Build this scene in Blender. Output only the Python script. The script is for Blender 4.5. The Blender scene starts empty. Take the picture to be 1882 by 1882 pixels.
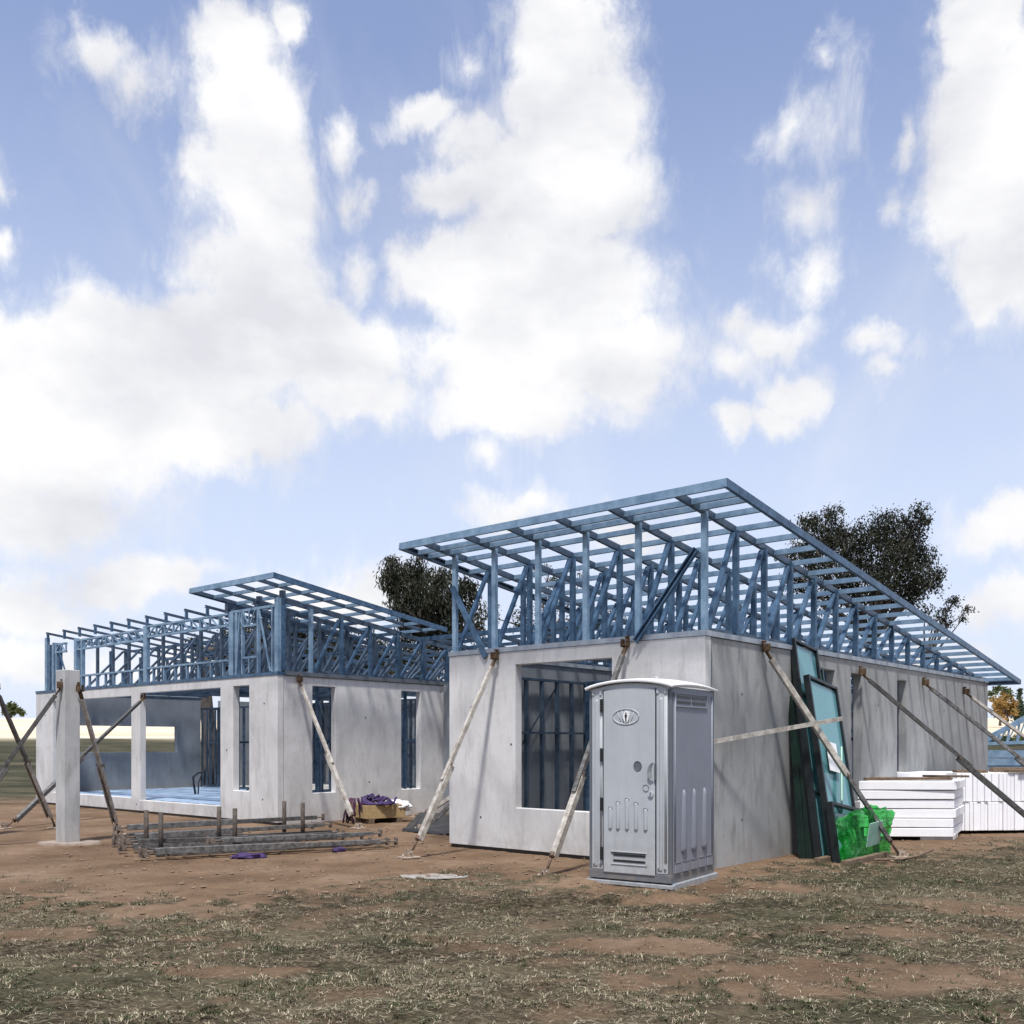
import bpy, bmesh, math, random
import numpy as np
from mathutils import Vector, Matrix, noise as mn
random.seed(7); rng = np.random.default_rng(7)
R = math.radians
sc = bpy.context.scene
col = sc.collection

# ------------------------------------------------------------------ helpers
def link(o, parent=None):
    col.objects.link(o)
    if parent is not None: o.parent = parent
    return o
def tag(o, label=None, cat=None, group=None, kind=None):
    if label: o['label'] = label
    if cat: o['category'] = cat
    if group: o['group'] = group
    if kind: o['kind'] = kind
    return o
def empty(name, loc=(0, 0, 0), rz=0.0, **k):
    o = bpy.data.objects.new(name, None); o.empty_display_size = .2
    o.location = loc; o.rotation_euler = (0, 0, rz); link(o); tag(o, **k); return o

class MB:
    def __init__(s): s.v = []; s.f = []; s.sm = []
    def add(s, vs, fs, smooth=False):
        n = len(s.v); s.v += [tuple(p) for p in vs]; s.f += [tuple(i + n for i in f) for f in fs]; s.sm += [smooth] * len(fs); return s
    def obox(s, c, ax, ay, az, hx, hy, hz):
        c = Vector(c); ax = Vector(ax) * hx; ay = Vector(ay) * hy; az = Vector(az) * hz
        vs = [c + i * ax + j * ay + k * az for i in (-1, 1) for j in (-1, 1) for k in (-1, 1)]
        return s.add(vs, [(0, 1, 3, 2), (4, 6, 7, 5), (0, 4, 5, 1), (2, 3, 7, 6), (0, 2, 6, 4), (1, 5, 7, 3)])
    def box(s, x0, x1, y0, y1, z0, z1):
        return s.obox(((x0+x1)/2, (y0+y1)/2, (z0+z1)/2), (1, 0, 0), (0, 1, 0), (0, 0, 1), (x1-x0)/2, (y1-y0)/2, (z1-z0)/2)
    def bar(s, p, q, w, h, up=(0, 0, 1)):
        p = Vector(p); q = Vector(q); e = q - p; L = e.length; e.normalize(); up = Vector(up)
        a = e.cross(up)
        if a.length < 1e-3: a = e.cross(Vector((1, 0, 0)))
        a.normalize(); b = a.cross(e).normalized()
        return s.obox((p+q)/2, e, a, b, L/2, w/2, h/2)
    def chan(s, p, q, wd, dd, w, d, t=.004):
        """C section: web spans w along wd at p, two flanges going d along dd"""
        p = Vector(p); q = Vector(q); e = (q-p); L = e.length; e.normalize()
        wd = Vector(wd); wd = (wd - e*wd.dot(e)).normalized(); dd = Vector(dd); dd = (dd - e*dd.dot(e) - wd*dd.dot(wd)).normalized()
        m = (p+q)/2
        s.obox(m, e, wd, dd, L/2, w/2, t/2)
        for g in (-1, 1):
            s.obox(m + wd*g*(w/2 - t/2) + dd*(d/2 + t/2), e, wd, dd, L/2, t/2, d/2)
            s.obox(m + wd*g*(w/2 - .012) + dd*(d + t/2 + t/2), e, wd, dd, L/2, .010, t/2)
        return s
    def tube(s, pts, rad, n=8, cap=True, smooth=True):
        pts = [Vector(p) for p in pts]; rad = rad if hasattr(rad, '__len__') else [rad]*len(pts)
        vs = []; ref = Vector((0.3, 0.2, 1)).normalized()
        for i, p in enumerate(pts):
            e = (pts[min(i+1, len(pts)-1)] - pts[max(i-1, 0)]).normalized()
            a = e.cross(ref)
            if a.length < 1e-2: a = e.cross(Vector((1, 0, 0)))
            a.normalize(); b = e.cross(a).normalized()
            for k in range(n):
                t = 2*math.pi*k/n; vs.append(p + a*math.cos(t)*rad[i] + b*math.sin(t)*rad[i])
        fs = [(i*n+k, i*n+(k+1) % n, (i+1)*n+(k+1) % n, (i+1)*n+k) for i in range(len(pts)-1) for k in range(n)]
        s.add(vs, fs, smooth)
        if cap:
            m = len(s.v) - len(vs)
            s.f.append(tuple(m+k for k in range(n))[::-1]); s.sm.append(False)
            s.f.append(tuple(m+(len(pts)-1)*n+k for k in range(n))); s.sm.append(False)
        return s
    def build(s, name, m, parent=None, conv=None, bevel=0, **k):
        me = bpy.data.meshes.new(name)
        vs = s.v if conv is None else [tuple(conv @ Vector(p)) for p in s.v]
        me.from_pydata(vs, [], s.f)
        me.polygons.foreach_set('use_smooth', s.sm)
        for mm in (m if isinstance(m, (list, tuple)) else [m]): me.materials.append(mm)
        me.update()
        o = bpy.data.objects.new(name, me); link(o, parent); tag(o, **k)
        if bevel:
            b = o.modifiers.new('bev', 'BEVEL'); b.width = bevel; b.segments = 2; b.limit_method = 'ANGLE'; b.angle_limit = .6
        return o

# ------------------------------------------------------------------ materials
def nodes(m):
    m.use_nodes = True; nt = m.node_tree; return nt, nt.nodes, nt.links
def ramp(nt, fac, stops, interp='LINEAR'):
    r = nt.nodes.new('ShaderNodeValToRGB'); nt.links.new(fac, r.inputs[0]); r.color_ramp.interpolation = interp
    el = r.color_ramp.elements
    while len(el) < len(stops): el.new(.5)
    for e, (p, c) in zip(el, stops): e.position = p; e.color = (*c, 1) if len(c) == 3 else c
    return r.outputs[0]
def tex(nt, scale, detail=6, rough=.6, vec=None, stretch=None, coord='Object', dist=0):
    if vec is None:
        tc = nt.nodes.new('ShaderNodeTexCoord'); vec = tc.outputs[coord]
    if stretch:
        mp = nt.nodes.new('ShaderNodeMapping'); nt.links.new(vec, mp.inputs[0]); mp.inputs['Scale'].default_value = stretch; vec = mp.outputs[0]
    n = nt.nodes.new('ShaderNodeTexNoise'); nt.links.new(vec, n.inputs['Vector'])
    n.inputs['Scale'].default_value = scale; n.inputs['Detail'].default_value = detail; n.inputs['Roughness'].default_value = rough; n.inputs['Distortion'].default_value = dist
    return n.outputs['Fac']
def mixc(nt, fac, a, b, mode='MIX'):
    n = nt.nodes.new('ShaderNodeMix'); n.data_type = 'RGBA'; n.blend_type = mode
    for sock, val in ((n.inputs[0], fac), (n.inputs[6], a), (n.inputs[7], b)):
        if isinstance(val, bpy.types.NodeSocket): nt.links.new(val, sock)
        elif isinstance(val, (int, float)): sock.default_value = val
        else: sock.default_value = (*val, 1)
    return n.outputs[2]
def math_(nt, op, a, b=0.0, c=None, clamp=False):
    n = nt.nodes.new('ShaderNodeMath'); n.operation = op; n.use_clamp = clamp
    for i, val in enumerate([a, b] + ([c] if c is not None else [])):
        if isinstance(val, bpy.types.NodeSocket): nt.links.new(val, n.inputs[i])
        else: n.inputs[i].default_value = val
    return n.outputs[0]
def bump(nt, b, h, strength=.3, dist=.01):
    n = nt.nodes.new('ShaderNodeBump'); nt.links.new(h, n.inputs['Height']); n.inputs['Strength'].default_value = strength; n.inputs['Distance'].default_value = dist
    nt.links.new(n.outputs[0], b.inputs['Normal'])
def simple(name, c, rough=.6, metal=0.0, var=.15, scale=8, c2=None, bs=.0, bscale=60, stretch=None, spec=.5, trans=0):
    m = bpy.data.materials.new(name); nt, N, L = nodes(m); b = N['Principled BSDF']
    f = tex(nt, scale, 6, .65, stretch=stretch)
    lo = c2 if c2 else tuple(x*(1-var) for x in c); hi = c if c2 else tuple(min(1, x*(1+var)) for x in c)
    L.new(ramp(nt, f, [(.35, lo), (.65, hi)]), b.inputs['Base Color'])
    b.inputs['Roughness'].default_value = rough; b.inputs['Metallic'].default_value = metal; b.inputs['Specular IOR Level'].default_value = spec
    if trans: b.inputs['Transmission Weight'].default_value = trans
    if bs: bump(nt, b, tex(nt, bscale, 5, .6), bs, .01)
    return m
def concrete(name, base, dark, streak=.25, seed=0.0):
    m = bpy.data.materials.new(name); nt, N, L = nodes(m); b = N['Principled BSDF']
    tc = N.new('ShaderNodeTexCoord'); mp = N.new('ShaderNodeMapping'); L.new(tc.outputs['Object'], mp.inputs[0]); mp.inputs['Location'].default_value = (seed, seed*2, seed)
    v = mp.outputs[0]
    f1 = tex(nt, .9, 5, .62, vec=v, dist=.6)
    f2 = tex(nt, 3.2, 8, .72, vec=v, stretch=(1.6, 1.6, .35))
    f3 = tex(nt, 45, 4, .7, vec=v)
    c = ramp(nt, f1, [(.34, tuple(x*.76 for x in base)), (.62, base)])
    c = mixc(nt, ramp(nt, f2, [(.5, (0, 0, 0)), (.72, (streak*1.6,)*3)]), c, dark)
    c = mixc(nt, ramp(nt, f3, [(.3, (.28,)*3), (.5, (0, 0, 0))]), c, dark)
    # stain running down from the top edge and splash dirt near the ground
    sx = N.new('ShaderNodeSeparateXYZ'); L.new(tc.outputs['Object'], sx.inputs[0])
    mr = N.new('ShaderNodeMapRange'); L.new(sx.outputs['Z'], mr.inputs[0]); mr.inputs[1].default_value = .0; mr.inputs[2].default_value = .45; mr.inputs[3].default_value = .5; mr.inputs[4].default_value = 0
    spl = math_(nt, 'MULTIPLY', mr.outputs[0], ramp(nt, tex(nt, 5, 5, .7, vec=v), [(.4, (0, 0, 0)), (.7, (1, 1, 1))]))
    c = mixc(nt, spl, c, (.33, .25, .19))
    L.new(c, b.inputs['Base Color']); b.inputs['Roughness'].default_value = .85; b.inputs['Specular IOR Level'].default_value = .25
    h = math_(nt, 'ADD', math_(nt, 'MULTIPLY', f3, .4), f2); bump(nt, b, h, .35, .006)
    return m
M = {}
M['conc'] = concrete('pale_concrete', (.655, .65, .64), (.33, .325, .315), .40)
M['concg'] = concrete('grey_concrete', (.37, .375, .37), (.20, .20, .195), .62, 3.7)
M['concd'] = concrete('inner_concrete_shaded', (.22, .24, .265), (.12, .13, .145), .4, 9.1)  # concrete darkened so the dimness of the rooms sits in its colour
M['colc'] = concrete('column_concrete', (.50, .50, .495), (.27, .27, .26), .55, 6.6)
M['slab'] = concrete('slab_concrete', (.50, .50, .48), (.30, .29, .27), .4, 5.2)
M['pad'] = simple('dusty_footing', (.33, .28, .235), .9, 0, scale=7, c2=(.20, .14, .10), bs=.4)
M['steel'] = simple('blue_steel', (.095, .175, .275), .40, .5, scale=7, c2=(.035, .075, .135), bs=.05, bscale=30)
M['steell'] = simple('sunlit_blue_steel', (.27, .39, .51), .42, .35, scale=5, c2=(.14, .235, .34), bs=.05, bscale=30)  # same blue steel, lightened to paint the sun on front members and purlins
M['steeld'] = simple('shaded_blue_steel', (.085, .125, .18), .45, .4, scale=6, c2=(.04, .065, .10))  # same blue steel, darkened to paint shade on chords and studs
M['ledger'] = simple('ledger_steel', (.42, .46, .50), .5, .3, scale=4, c2=(.27, .31, .36))
M['propw'] = simple('worn_white_prop', (.58, .55, .49), .6, .1, scale=9, c2=(.27, .235, .20), bs=.25)
M['propg'] = simple('worn_grey_prop', (.21, .205, .195), .6, .3, scale=14, c2=(.065, .06, .058), bs=.3)
M['propd'] = simple('dark_prop', (.12, .115, .11), .55, .3, scale=18, c2=(.05, .048, .045), bs=.2)
M['rust'] = simple('rusty_olive_bracket', (.15, .085, .04), .8, .2, scale=22, c2=(.03, .022, .015), bs=.4)
M['rustsc'] = simple('rusty_screw', (.20, .13, .09), .6, .5, scale=40, c2=(.08, .05, .04))
M['plate'] = simple('dusty_plate', (.45, .38, .31), .8, .1, scale=25, c2=(.24, .17, .12), bs=.3)
def dusty(name, c, rough, bs, bscale):
    m = simple(name, c, rough, 0, var=.06, scale=2.5, bs=bs, bscale=bscale); nt = m.node_tree; b = nt.nodes['Principled BSDF']
    src = b.inputs['Base Color'].links[0].from_socket
    tc = nt.nodes.new('ShaderNodeTexCoord'); sx = nt.nodes.new('ShaderNodeSeparateXYZ'); nt.links.new(tc.outputs['Object'], sx.inputs[0])
    mr = nt.nodes.new('ShaderNodeMapRange'); nt.links.new(sx.outputs['Z'], mr.inputs[0]); mr.inputs[1].default_value = .05; mr.inputs[2].default_value = .75; mr.inputs[3].default_value = 1; mr.inputs[4].default_value = 0
    f = math_(nt, 'MULTIPLY', mr.outputs[0], ramp(nt, tex(nt, 6, 8, .75), [(.42, (.1,)*3), (.68, (.85,)*3)]))
    g_ = ramp(nt, tex(nt, 3, 7, .75, stretch=(3, 3, .35)), [(.52, (0,)*3), (.75, (.35,)*3)])
    c1 = mixc(nt, g_, src, tuple(x*.62 for x in c)); c1 = mixc(nt, math_(nt, 'MULTIPLY', f, .8), c1, (.25, .19, .14))
    nt.links.new(c1, b.inputs['Base Color']); return m
M['platd'] = simple('rusty_dull_fitting', (.25, .20, .16), .8, .2, scale=25, c2=(.07, .05, .04), bs=.3)
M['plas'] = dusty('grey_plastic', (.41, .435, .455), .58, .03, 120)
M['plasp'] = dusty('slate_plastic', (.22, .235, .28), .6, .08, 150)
M['plasd'] = dusty('dark_plastic', (.11, .125, .145), .5, .03, 120)
M['roofw'] = simple('white_roof_plastic', (.80, .80, .80), .35, 0, var=.03, scale=5)
M['rustp'] = simple('dark_weathered_post', (.10, .08, .065), .8, .1, scale=14, c2=(.045, .035, .03), bs=.3)
M['black'] = simple('black_metal', (.018, .02, .022), .4, 0, var=.2)
M['blackp'] = simple('black_sheet', (.02, .02, .022), .35, 0, var=.3, scale=4, bs=.5, bscale=6)
M['white'] = simple('white_paint', (.78, .78, .78), .4, 0, var=.03)
M['galv'] = simple('galvanised', (.52, .54, .55), .4, .5, scale=12, c2=(.36, .38, .40))
M['foam'] = simple('white_foam', (.86, .86, .87), .85, 0, var=.03, scale=6, bs=.25, bscale=140)
M['foamd'] = simple('dusty_foam', (.66, .64, .62), .9, 0, scale=9, c2=(.5, .47, .44), bs=.25, bscale=140)
M['wood'] = simple('weathered_timber', (.22, .15, .095), .85, 0, scale=14, c2=(.07, .05, .035), stretch=(1, 1, 6), bs=.3)
M['pine'] = simple('yellow_pine', (.46, .33, .17), .8, 0, scale=9, c2=(.33, .22, .10), stretch=(1, 1, 5), bs=.2)
M['purple'] = simple('purple_fabric', (.06, .03, .13), .8, 0, scale=12, c2=(.025, .012, .05), bs=.4, bscale=40)
M['maroon'] = simple('maroon_strap', (.10, .03, .07), .85, 0, scale=20, c2=(.03, .015, .03), bs=.3)
M['frame'] = simple('black_window_frame', (.014, .018, .02), .35, .2, var=.3)
M['framep'] = simple('dark_green_film_wrapped_frame', (.010, .028, .020), .22, 0, c2=(.004, .010, .008), scale=3, bs=.5, bscale=9)
M['tarp'] = simple('pale_blue_plastic_sheet', (.40, .53, .70), .3, 0, scale=2.2, c2=(.27, .39, .55), bs=.5, bscale=5)
M['bark'] = simple('gum_bark', (.13, .11, .095), .9, 0, scale=6, c2=(.045, .038, .033), stretch=(1, 1, .3), bs=.4, bscale=20)
def glassm(name, c, rough=.12, mix=.35):
    m = bpy.data.materials.new(name); nt, N, L = nodes(m); b = N['Principled BSDF']
    b.inputs['Base Color'].default_value = (*c, 1); b.inputs['Roughness'].default_value = rough; b.inputs['Specular IOR Level'].default_value = .8
    b.inputs['Coat Weight'].default_value = .5; b.inputs['Coat Roughness'].default_value = .05
    out = N['Material Output']; t = N.new('ShaderNodeBsdfTransparent'); t.inputs[0].default_value = (.55, .8, .75, 1); mx = N.new('ShaderNodeMixShader'); mx.inputs[0].default_value = mix
    L.new(b.outputs[0], mx.inputs[1]); L.new(t.outputs[0], mx.inputs[2]); L.new(mx.outputs[0], out.inputs[0]); return m
M['glass'] = glassm('aqua_filmed_glass', (.16, .38, .42), .12, .30)
def wrapm():
    m = bpy.data.materials.new('green_shrink_wrap'); nt, N, L = nodes(m); b = N['Principled BSDF']
    f = tex(nt, 5, 6, .7, dist=1.5)
    L.new(ramp(nt, f, [(.35, (.015, .14, .04)), (.52, (.045, .34, .09)), (.70, (.30, .66, .38))]), b.inputs['Base Color'])
    b.inputs['Roughness'].default_value = .18; bump(nt, b, tex(nt, 7, 6, .6, dist=2.5), 1.0, .05)
    out = N['Material Output']; t = N.new('ShaderNodeBsdfTransparent'); t.inputs[0].default_value = (.35, .95, .45, 1); mx = N.new('ShaderNodeMixShader')
    L.new(ramp(nt, tex(nt, 3, 4, .6), [(.35, (.35,)*3), (.6, (.82,)*3)]), mx.inputs[0])
    L.new(b.outputs[0], mx.inputs[1]); L.new(t.outputs[0], mx.inputs[2]); L.new(mx.outputs[0], out.inputs[0]); return m
M['wrap'] = wrapm()
def leafm(name, c1, c2):
    m = bpy.data.materials.new(name); nt, N, L = nodes(m); b = N['Principled BSDF']
    f = tex(nt, 1.3, 4, .7); L.new(ramp(nt, f, [(.35, c1), (.65, c2)]), b.inputs['Base Color']); b.inputs['Roughness'].default_value = .6; b.inputs['Specular IOR Level'].default_value = .2
    return m
M['leaf'] = leafm('gum_leaf', (.010, .013, .007), (.042, .044, .026))
M['leafg'] = leafm('green_leaf', (.05, .07, .025), (.10, .12, .045))
M['autumn'] = leafm('autumn_leaf', (.16, .11, .03), (.40, .24, .08))
M['conif'] = leafm('conifer_leaf', (.03, .05, .03), (.06, .085, .05))

# ------------------------------------------------------------------ frames of reference
H = 1.62
D1 = Vector((.6545, .756, 0)).normalized(); D2 = Vector((-D1.y, D1.x, 0))
P0 = Vector((2.468, 12.42, 0)); Q0 = Vector((-4.686, 19.43, 0))
ANG = math.atan2(D1.y, D1.x)
UQ, VQ = 9.997, .617
def W(v, u, z=0.0): return P0 + D1*v + D2*u + Vector((0, 0, z))
def WQ(v, b, z=0.0): return Q0 + D1*v + D2*b + Vector((0, 0, z))

# ------------------------------------------------------------------ numpy noise
def vnoise(x, y, seed=0):
    xi = np.floor(x).astype(np.int64); yi = np.floor(y).astype(np.int64); fx = x-xi; fy = y-yi
    def h(a, b):
        n = (a*374761393 + b*668265263 + seed*1442695041) & 0xffffffff
        n = ((n ^ (n >> 13))*1274126177) & 0xffffffff
        return ((n ^ (n >> 16)) & 0xffff)/65535.0
    sx = fx*fx*(3-2*fx); sy = fy*fy*(3-2*fy)
    return (h(xi, yi)*(1-sx)+h(xi+1, yi)*sx)*(1-sy) + (h(xi, yi+1)*(1-sx)+h(xi+1, yi+1)*sx)*sy
def fbm(x, y, o=5, seed=0, g=.5):
    s = 0; a = 1; t = 0
    for i in range(o): s = s + a*vnoise(x*2**i, y*2**i, seed+i*17); t += a; a *= g
    return s/t
def sstep(a, b, x): t = np.clip((x-a)/(b-a), 0, 1); return t*t*(3-2*t)
BX = [-30, -14, -8, -5.6, -4.4, -3.5, -2.63, -1.43, -.6, .37, .81, 1.63, 2.2, 3.55, 4.6, 6.3, 7.9, 12, 30]
BY = [27, 20, 13, 10.3, 9.5, 9.2, 9.7, 10.7, 11.9, 11.3, 10.6, 10.0, 10.3, 12.3, 12.8, 14.2, 15.2, 17, 24]
BARE = [(2.1, 6.75, 1.5, .45), (1.0, 7.8, .8, .35), (4.9, 9.5, 1.1, .35), (-2.0, 6.9, .45, .2), (-4.2, 8.3, .6, .35), (3.2, 8.4, .9, .25), (3.0, 10.9, .7, .3), (1.6, 9.9, .5, .25), (-3.6, 9.6, .5, .25)]
def grass_mask(x, y):
    yb = np.interp(x, BX, BY)
    n = fbm(x*1.3, y*1.3, 5, 3)-.5; n2 = fbm(x*6, y*6, 4, 9)-.5
    g = sstep(-.5, .5, (yb-y)*.85 + .15 + n*.9 + n2*3.2)
    for bx, by, rx, ry in BARE:
        d = ((x-bx)/rx)**2 + ((y-by)/ry)**2
        g = g*(1 - .85*sstep(1.5, .2, d + n2*2.8 + n*1.6))
    g = g*(1-.55*sstep(.60, .76, fbm(x*2.2+7, y*2.2, 5, 31)))
    far = sstep(-2.5, 2.5, y - 30 + n*6 + np.where(x > 10, (x-10)*.3, 0))
    lf = sstep(-2, 2, (-15.5 - x) + (y-22)*.15 + n*5)*sstep(16, 20, y)
    return np.clip(np.maximum(np.maximum(g, far), lf), 0, 1)
def terrain(x, y):
    r = np.sqrt(x*x + y*y)
    h = np.interp(r, [0, 32, 50, 75, 120, 180, 250, 320, 500, 1500], [0, 0, .75, 1.95, 3.4, 5.2, 7.6, 9.3, 6, -20])
    h = h + sstep(40, 150, r)*(fbm(x*.012, y*.012, 3, 5)-.5)*1.0
    near = sstep(30, 18, r)
    g = grass_mask(x, y)
    h = h + near*((fbm(x*.5, y*.5, 3, 11)-.5)*.05*sstep(12.5, 10.5, y) + (.12+g)*(fbm(x*4.5, y*5, 5, 21, .6)-.5)*.10 + (fbm(x*9, y*9, 4, 41, .65)-.5)*.022)
    # wheel rut and loose clods in front of the toilet
    d = (y - (10.15 + .17*(x-.5))) ; on = sstep(-.6, .1, x)*sstep(2.3, 1.7, x)
    h = h + on*(-.08*np.exp(-(d/.11)**2) + .08*np.exp(-((d+.24)/.12)**2)*(.5+fbm(x*6, y*6, 3, 77)))
    d2 = (y - (12.0 - .30*(x+.2))); on2 = sstep(-.4, .2, x)*sstep(1.3, .9, x)
    h = h + on2*(-.06*np.exp(-(d2/.15)**2) + .06*np.exp(-((d2+.3)/.12)**2))
    e = ((x-2.9)/.55)**2 + ((y-9.7)/.3)**2
    h = h + .17*np.exp(-e)*(fbm(x*9, y*9, 3, 55))
    # spoil banked up by the foam stacks
    m = sstep(2.2, 0, np.abs(x-8.2))*sstep(1.2, .0, np.abs(y-15.9)); h = h + m*.07*(.4+fbm(x*3, y*3, 4, 91))
    return h
def th(x, y): return float(terrain(np.array([float(x)]), np.array([float(y)]))[0])

# ------------------------------------------------------------------ ground
def axis(lo, hi, step, far_lo, far_hi, gr=1.06):
    a = list(np.arange(lo, hi+1e-6, step)); s = step
    while a[-1] < far_hi: s *= gr; a.append(a[-1]+s)
    s = step; b = []
    x = lo
    while x > far_lo: s *= gr; x -= s; b.append(x)
    return np.array(b[::-1] + a)
xs = axis(-8.5, 9.5, .045, -1600, 1600, 1.05); ys = axis(4.6, 14.5, .04, -400, 1500, 1.04)
GX, GY = np.meshgrid(xs, ys); Z = terrain(GX, GY)
nx, ny = len(xs), len(ys)
me = bpy.data.meshes.new('ground')
co = np.stack([GX, GY, Z], -1).reshape(-1, 3).astype(np.float32)
idx = np.arange(nx*ny).reshape(ny, nx)
fc = np.stack([idx[:-1, :-1], idx[:-1, 1:], idx[1:, 1:], idx[1:, :-1]], -1).reshape(-1, 4)
me.vertices.add(len(co)); me.vertices.foreach_set('co', co.ravel())
me.loops.add(fc.size); me.loops.foreach_set('vertex_index', fc.ravel().astype(np.int32))
me.polygons.add(len(fc)); me.polygons.foreach_set('loop_start', np.arange(0, fc.size, 4, dtype=np.int32)); me.polygons.foreach_set('loop_total', np.full(len(fc), 4, np.int32))
me.polygons.foreach_set('use_smooth', np.ones(len(fc), bool)); me.update(calc_edges=True)
def attr(n, a): at = me.attributes.new(n, 'FLOAT', 'POINT'); at.data.foreach_set('value', a.reshape(-1).astype(np.float32))
attr('grass', grass_mask(GX, GY))
rr = np.sqrt(GX**2+GY**2)
attr('pale', sstep(74, 84, rr + (fbm(GX*.05, GY*.05, 5, 8, .65)-.5)*22))
GREEN = [(-4.15, 9.7, .45, .18), (-3.5, 6.6, 1.4, .7), (-1.0, 8.0, .5, .3), (1.6, 8.1, .6, .3), (2.9, 9.2, 1.2, .5), (0.8, 8.5, .4, .2), (2.4, 5.9, .9, .3), (4.6, 11.5, 1.2, .8)]
def green_mask(x, y):
    g = .5*sstep(.56, .78, fbm(x*1.7, y*1.7, 4, 61))
    for gx, gy, rx, ry in GREEN: g = np.maximum(g, .6*sstep(1.5, .2, ((x-gx)/rx)**2 + ((y-gy)/ry)**2 + (fbm(x*5, y*8, 3, 19)-.5)*1.5))
    return np.maximum(g, sstep(18, 26, y)*.8)
attr('green', green_mask(GX, GY))
m = bpy.data.materials.new('dirt_and_grass'); nt, N, L = nodes(m); b = N['Principled BSDF']
def A(n): a = N.new('ShaderNodeAttribute'); a.attribute_name = n; return a.outputs['Fac']
n1 = tex(nt, .7, 6, .65); n2 = tex(nt, 6, 8, .7); n3 = tex(nt, 40, 5, .7); n4 = tex(nt, 14, 7, .75, stretch=(1, 2, 1))
dirt = ramp(nt, n1, [(.33, (.10, .062, .037)), (.5, (.175, .115, .072)), (.7, (.25, .175, .12))])
dirt = mixc(nt, ramp(nt, tex(nt, 2.2, 7, .7, dist=.8), [(.50, (0,)*3), (.66, (.6,)*3)]), dirt, (.105, .066, .040))
dirt = mixc(nt, ramp(nt, n2, [(.42, (0,)*3), (.7, (.55,)*3)]), dirt, (.12, .075, .045))
dirt = mixc(nt, ramp(nt, n3, [(.55, (0,)*3), (.75, (.5,)*3)]), dirt, (.36, .29, .235))
gr = ramp(nt, n4, [(.38, (.014, .011, .007)), (.48, (.050, .038, .023)), (.58, (.105, .083, .053)), (.69, (.22, .185, .125))])
grn = ramp(nt, n4, [(.38, (.012, .014, .007)), (.55, (.035, .040, .020)), (.75, (.09, .092, .055))])
gr = mixc(nt, A('green'), gr, grn)
far = tex(nt, .35, 7, .75, stretch=(.5, 1.6, 1)); gr = mixc(nt, ramp(nt, far, [(.45, (0,)*3), (.7, (.55,)*3)]), gr, (.20, .17, .11)); gr = mixc(nt, ramp(nt, far, [(.32, (.55,)*3), (.48, (0,)*3)]), gr, (.025, .024, .015))
c = mixc(nt, A('grass'), dirt, gr)
pal = ramp(nt, tex(nt, .06, 8, .7, stretch=(.4, 1.5, 1)), [(.38, (.50, .41, .29)), (.6, (.68, .59, .44))])
c = mixc(nt, A('pale'), c, pal)
L.new(c, b.inputs['Base Color']); b.inputs['Roughness'].default_value = .95; b.inputs['Specular IOR Level'].default_value = .12
hh = math_(nt, 'ADD', math_(nt, 'MULTIPLY', n2, .6), math_(nt, 'ADD', math_(nt, 'MULTIPLY', n3, .35), math_(nt, 'MULTIPLY', n4, .8)))
bump(nt, b, hh, .8, .035)
me.materials.append(m)
g = link(bpy.data.objects.new('ground', me)); tag(g, 'bare reddish dirt and worn dry grass rising to a pale stubble field', kind='structure')

# grass blades
def blades(n, xr, yr, hmin, hmax, wid, clump=True):
    x = rng.uniform(*xr, n); y = yr[0] + (yr[1]-yr[0])*rng.random(n)**1.25
    p = (.04+grass_mask(x, y))*(.25 + 1.4*sstep(.40, .62, fbm(x*5, y*5, 4, 71)))
    k = rng.random(n) < p; return x[k], y[k]
nC = 190000
cx_ = rng.uniform(-8.5, 10, nC); cy_ = 4.7 + 11.3*rng.random(nC)**1.3
pC = (.02+grass_mask(cx_, cy_))*(.10 + 1.1*sstep(.42, .62, fbm(cx_*4, cy_*4, 4, 71)))
kC = (rng.random(nC) < pC) & (np.abs(cx_) < .58*cy_ + .5); cx_ = cx_[kC]; cy_ = cy_[kC]; nC = len(cx_)
gC = rng.random(nC) < (.16 + .6*green_mask(cx_, cy_)); sC = rng.uniform(.5, 1.25, nC)*(1 + .8*sstep(.6, .75, fbm(cx_*2.1, cy_*2.6, 3, 88)))
m_n = rng.integers(6, 16, nC); ti = np.repeat(np.arange(nC), m_n); n = len(ti)
az = rng.uniform(0, 2*np.pi, n); rad = rng.random(n)*.028*sC[ti]
x = cx_[ti] + np.cos(az)*rad; y = cy_[ti] + np.sin(az)*rad; z = terrain(x, y) - .004
isg = gC[ti] & (rng.random(n) < .8)
ln = rng.uniform(.012, .042, n)*sC[ti]
lean = np.clip(rng.normal(np.where(isg, .85, 1.22), .30, n), .15, 1.52)
az = az + rng.normal(0, .5, n)
w = rng.uniform(.0010, .0026, n)*(1+.5*isg)
dx = np.cos(az)*np.sin(lean)*ln; dy = np.sin(az)*np.sin(lean)*ln; dz = np.cos(lean)*ln
wa = az + np.pi/2 + rng.normal(0, .3, n); wx = np.cos(wa)*w; wy = np.sin(wa)*w
nT = 150000
tx = rng.uniform(-8.5, 10, nT); ty = 4.7 + 10*rng.random(nT)**1.3
kT = (rng.random(nT) < (.03+grass_mask(tx, ty))*(.15+.9*sstep(.42, .62, fbm(tx*3+9, ty*3, 4, 123)))) & (np.abs(tx) < .58*ty + .5); tx = tx[kT]; ty = ty[kT]; nT = len(tx)
ta = rng.normal(0, .7, nT) + (rng.random(nT) < .5)*np.pi; tl = rng.uniform(.03, .085, nT); tw = rng.uniform(.0009, .0019, nT)
x = np.concatenate([x, tx]); y = np.concatenate([y, ty]); z = np.concatenate([z, terrain(tx, ty) + rng.uniform(.004, .018, nT)])
te = rng.normal(0, .16, nT)
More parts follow.
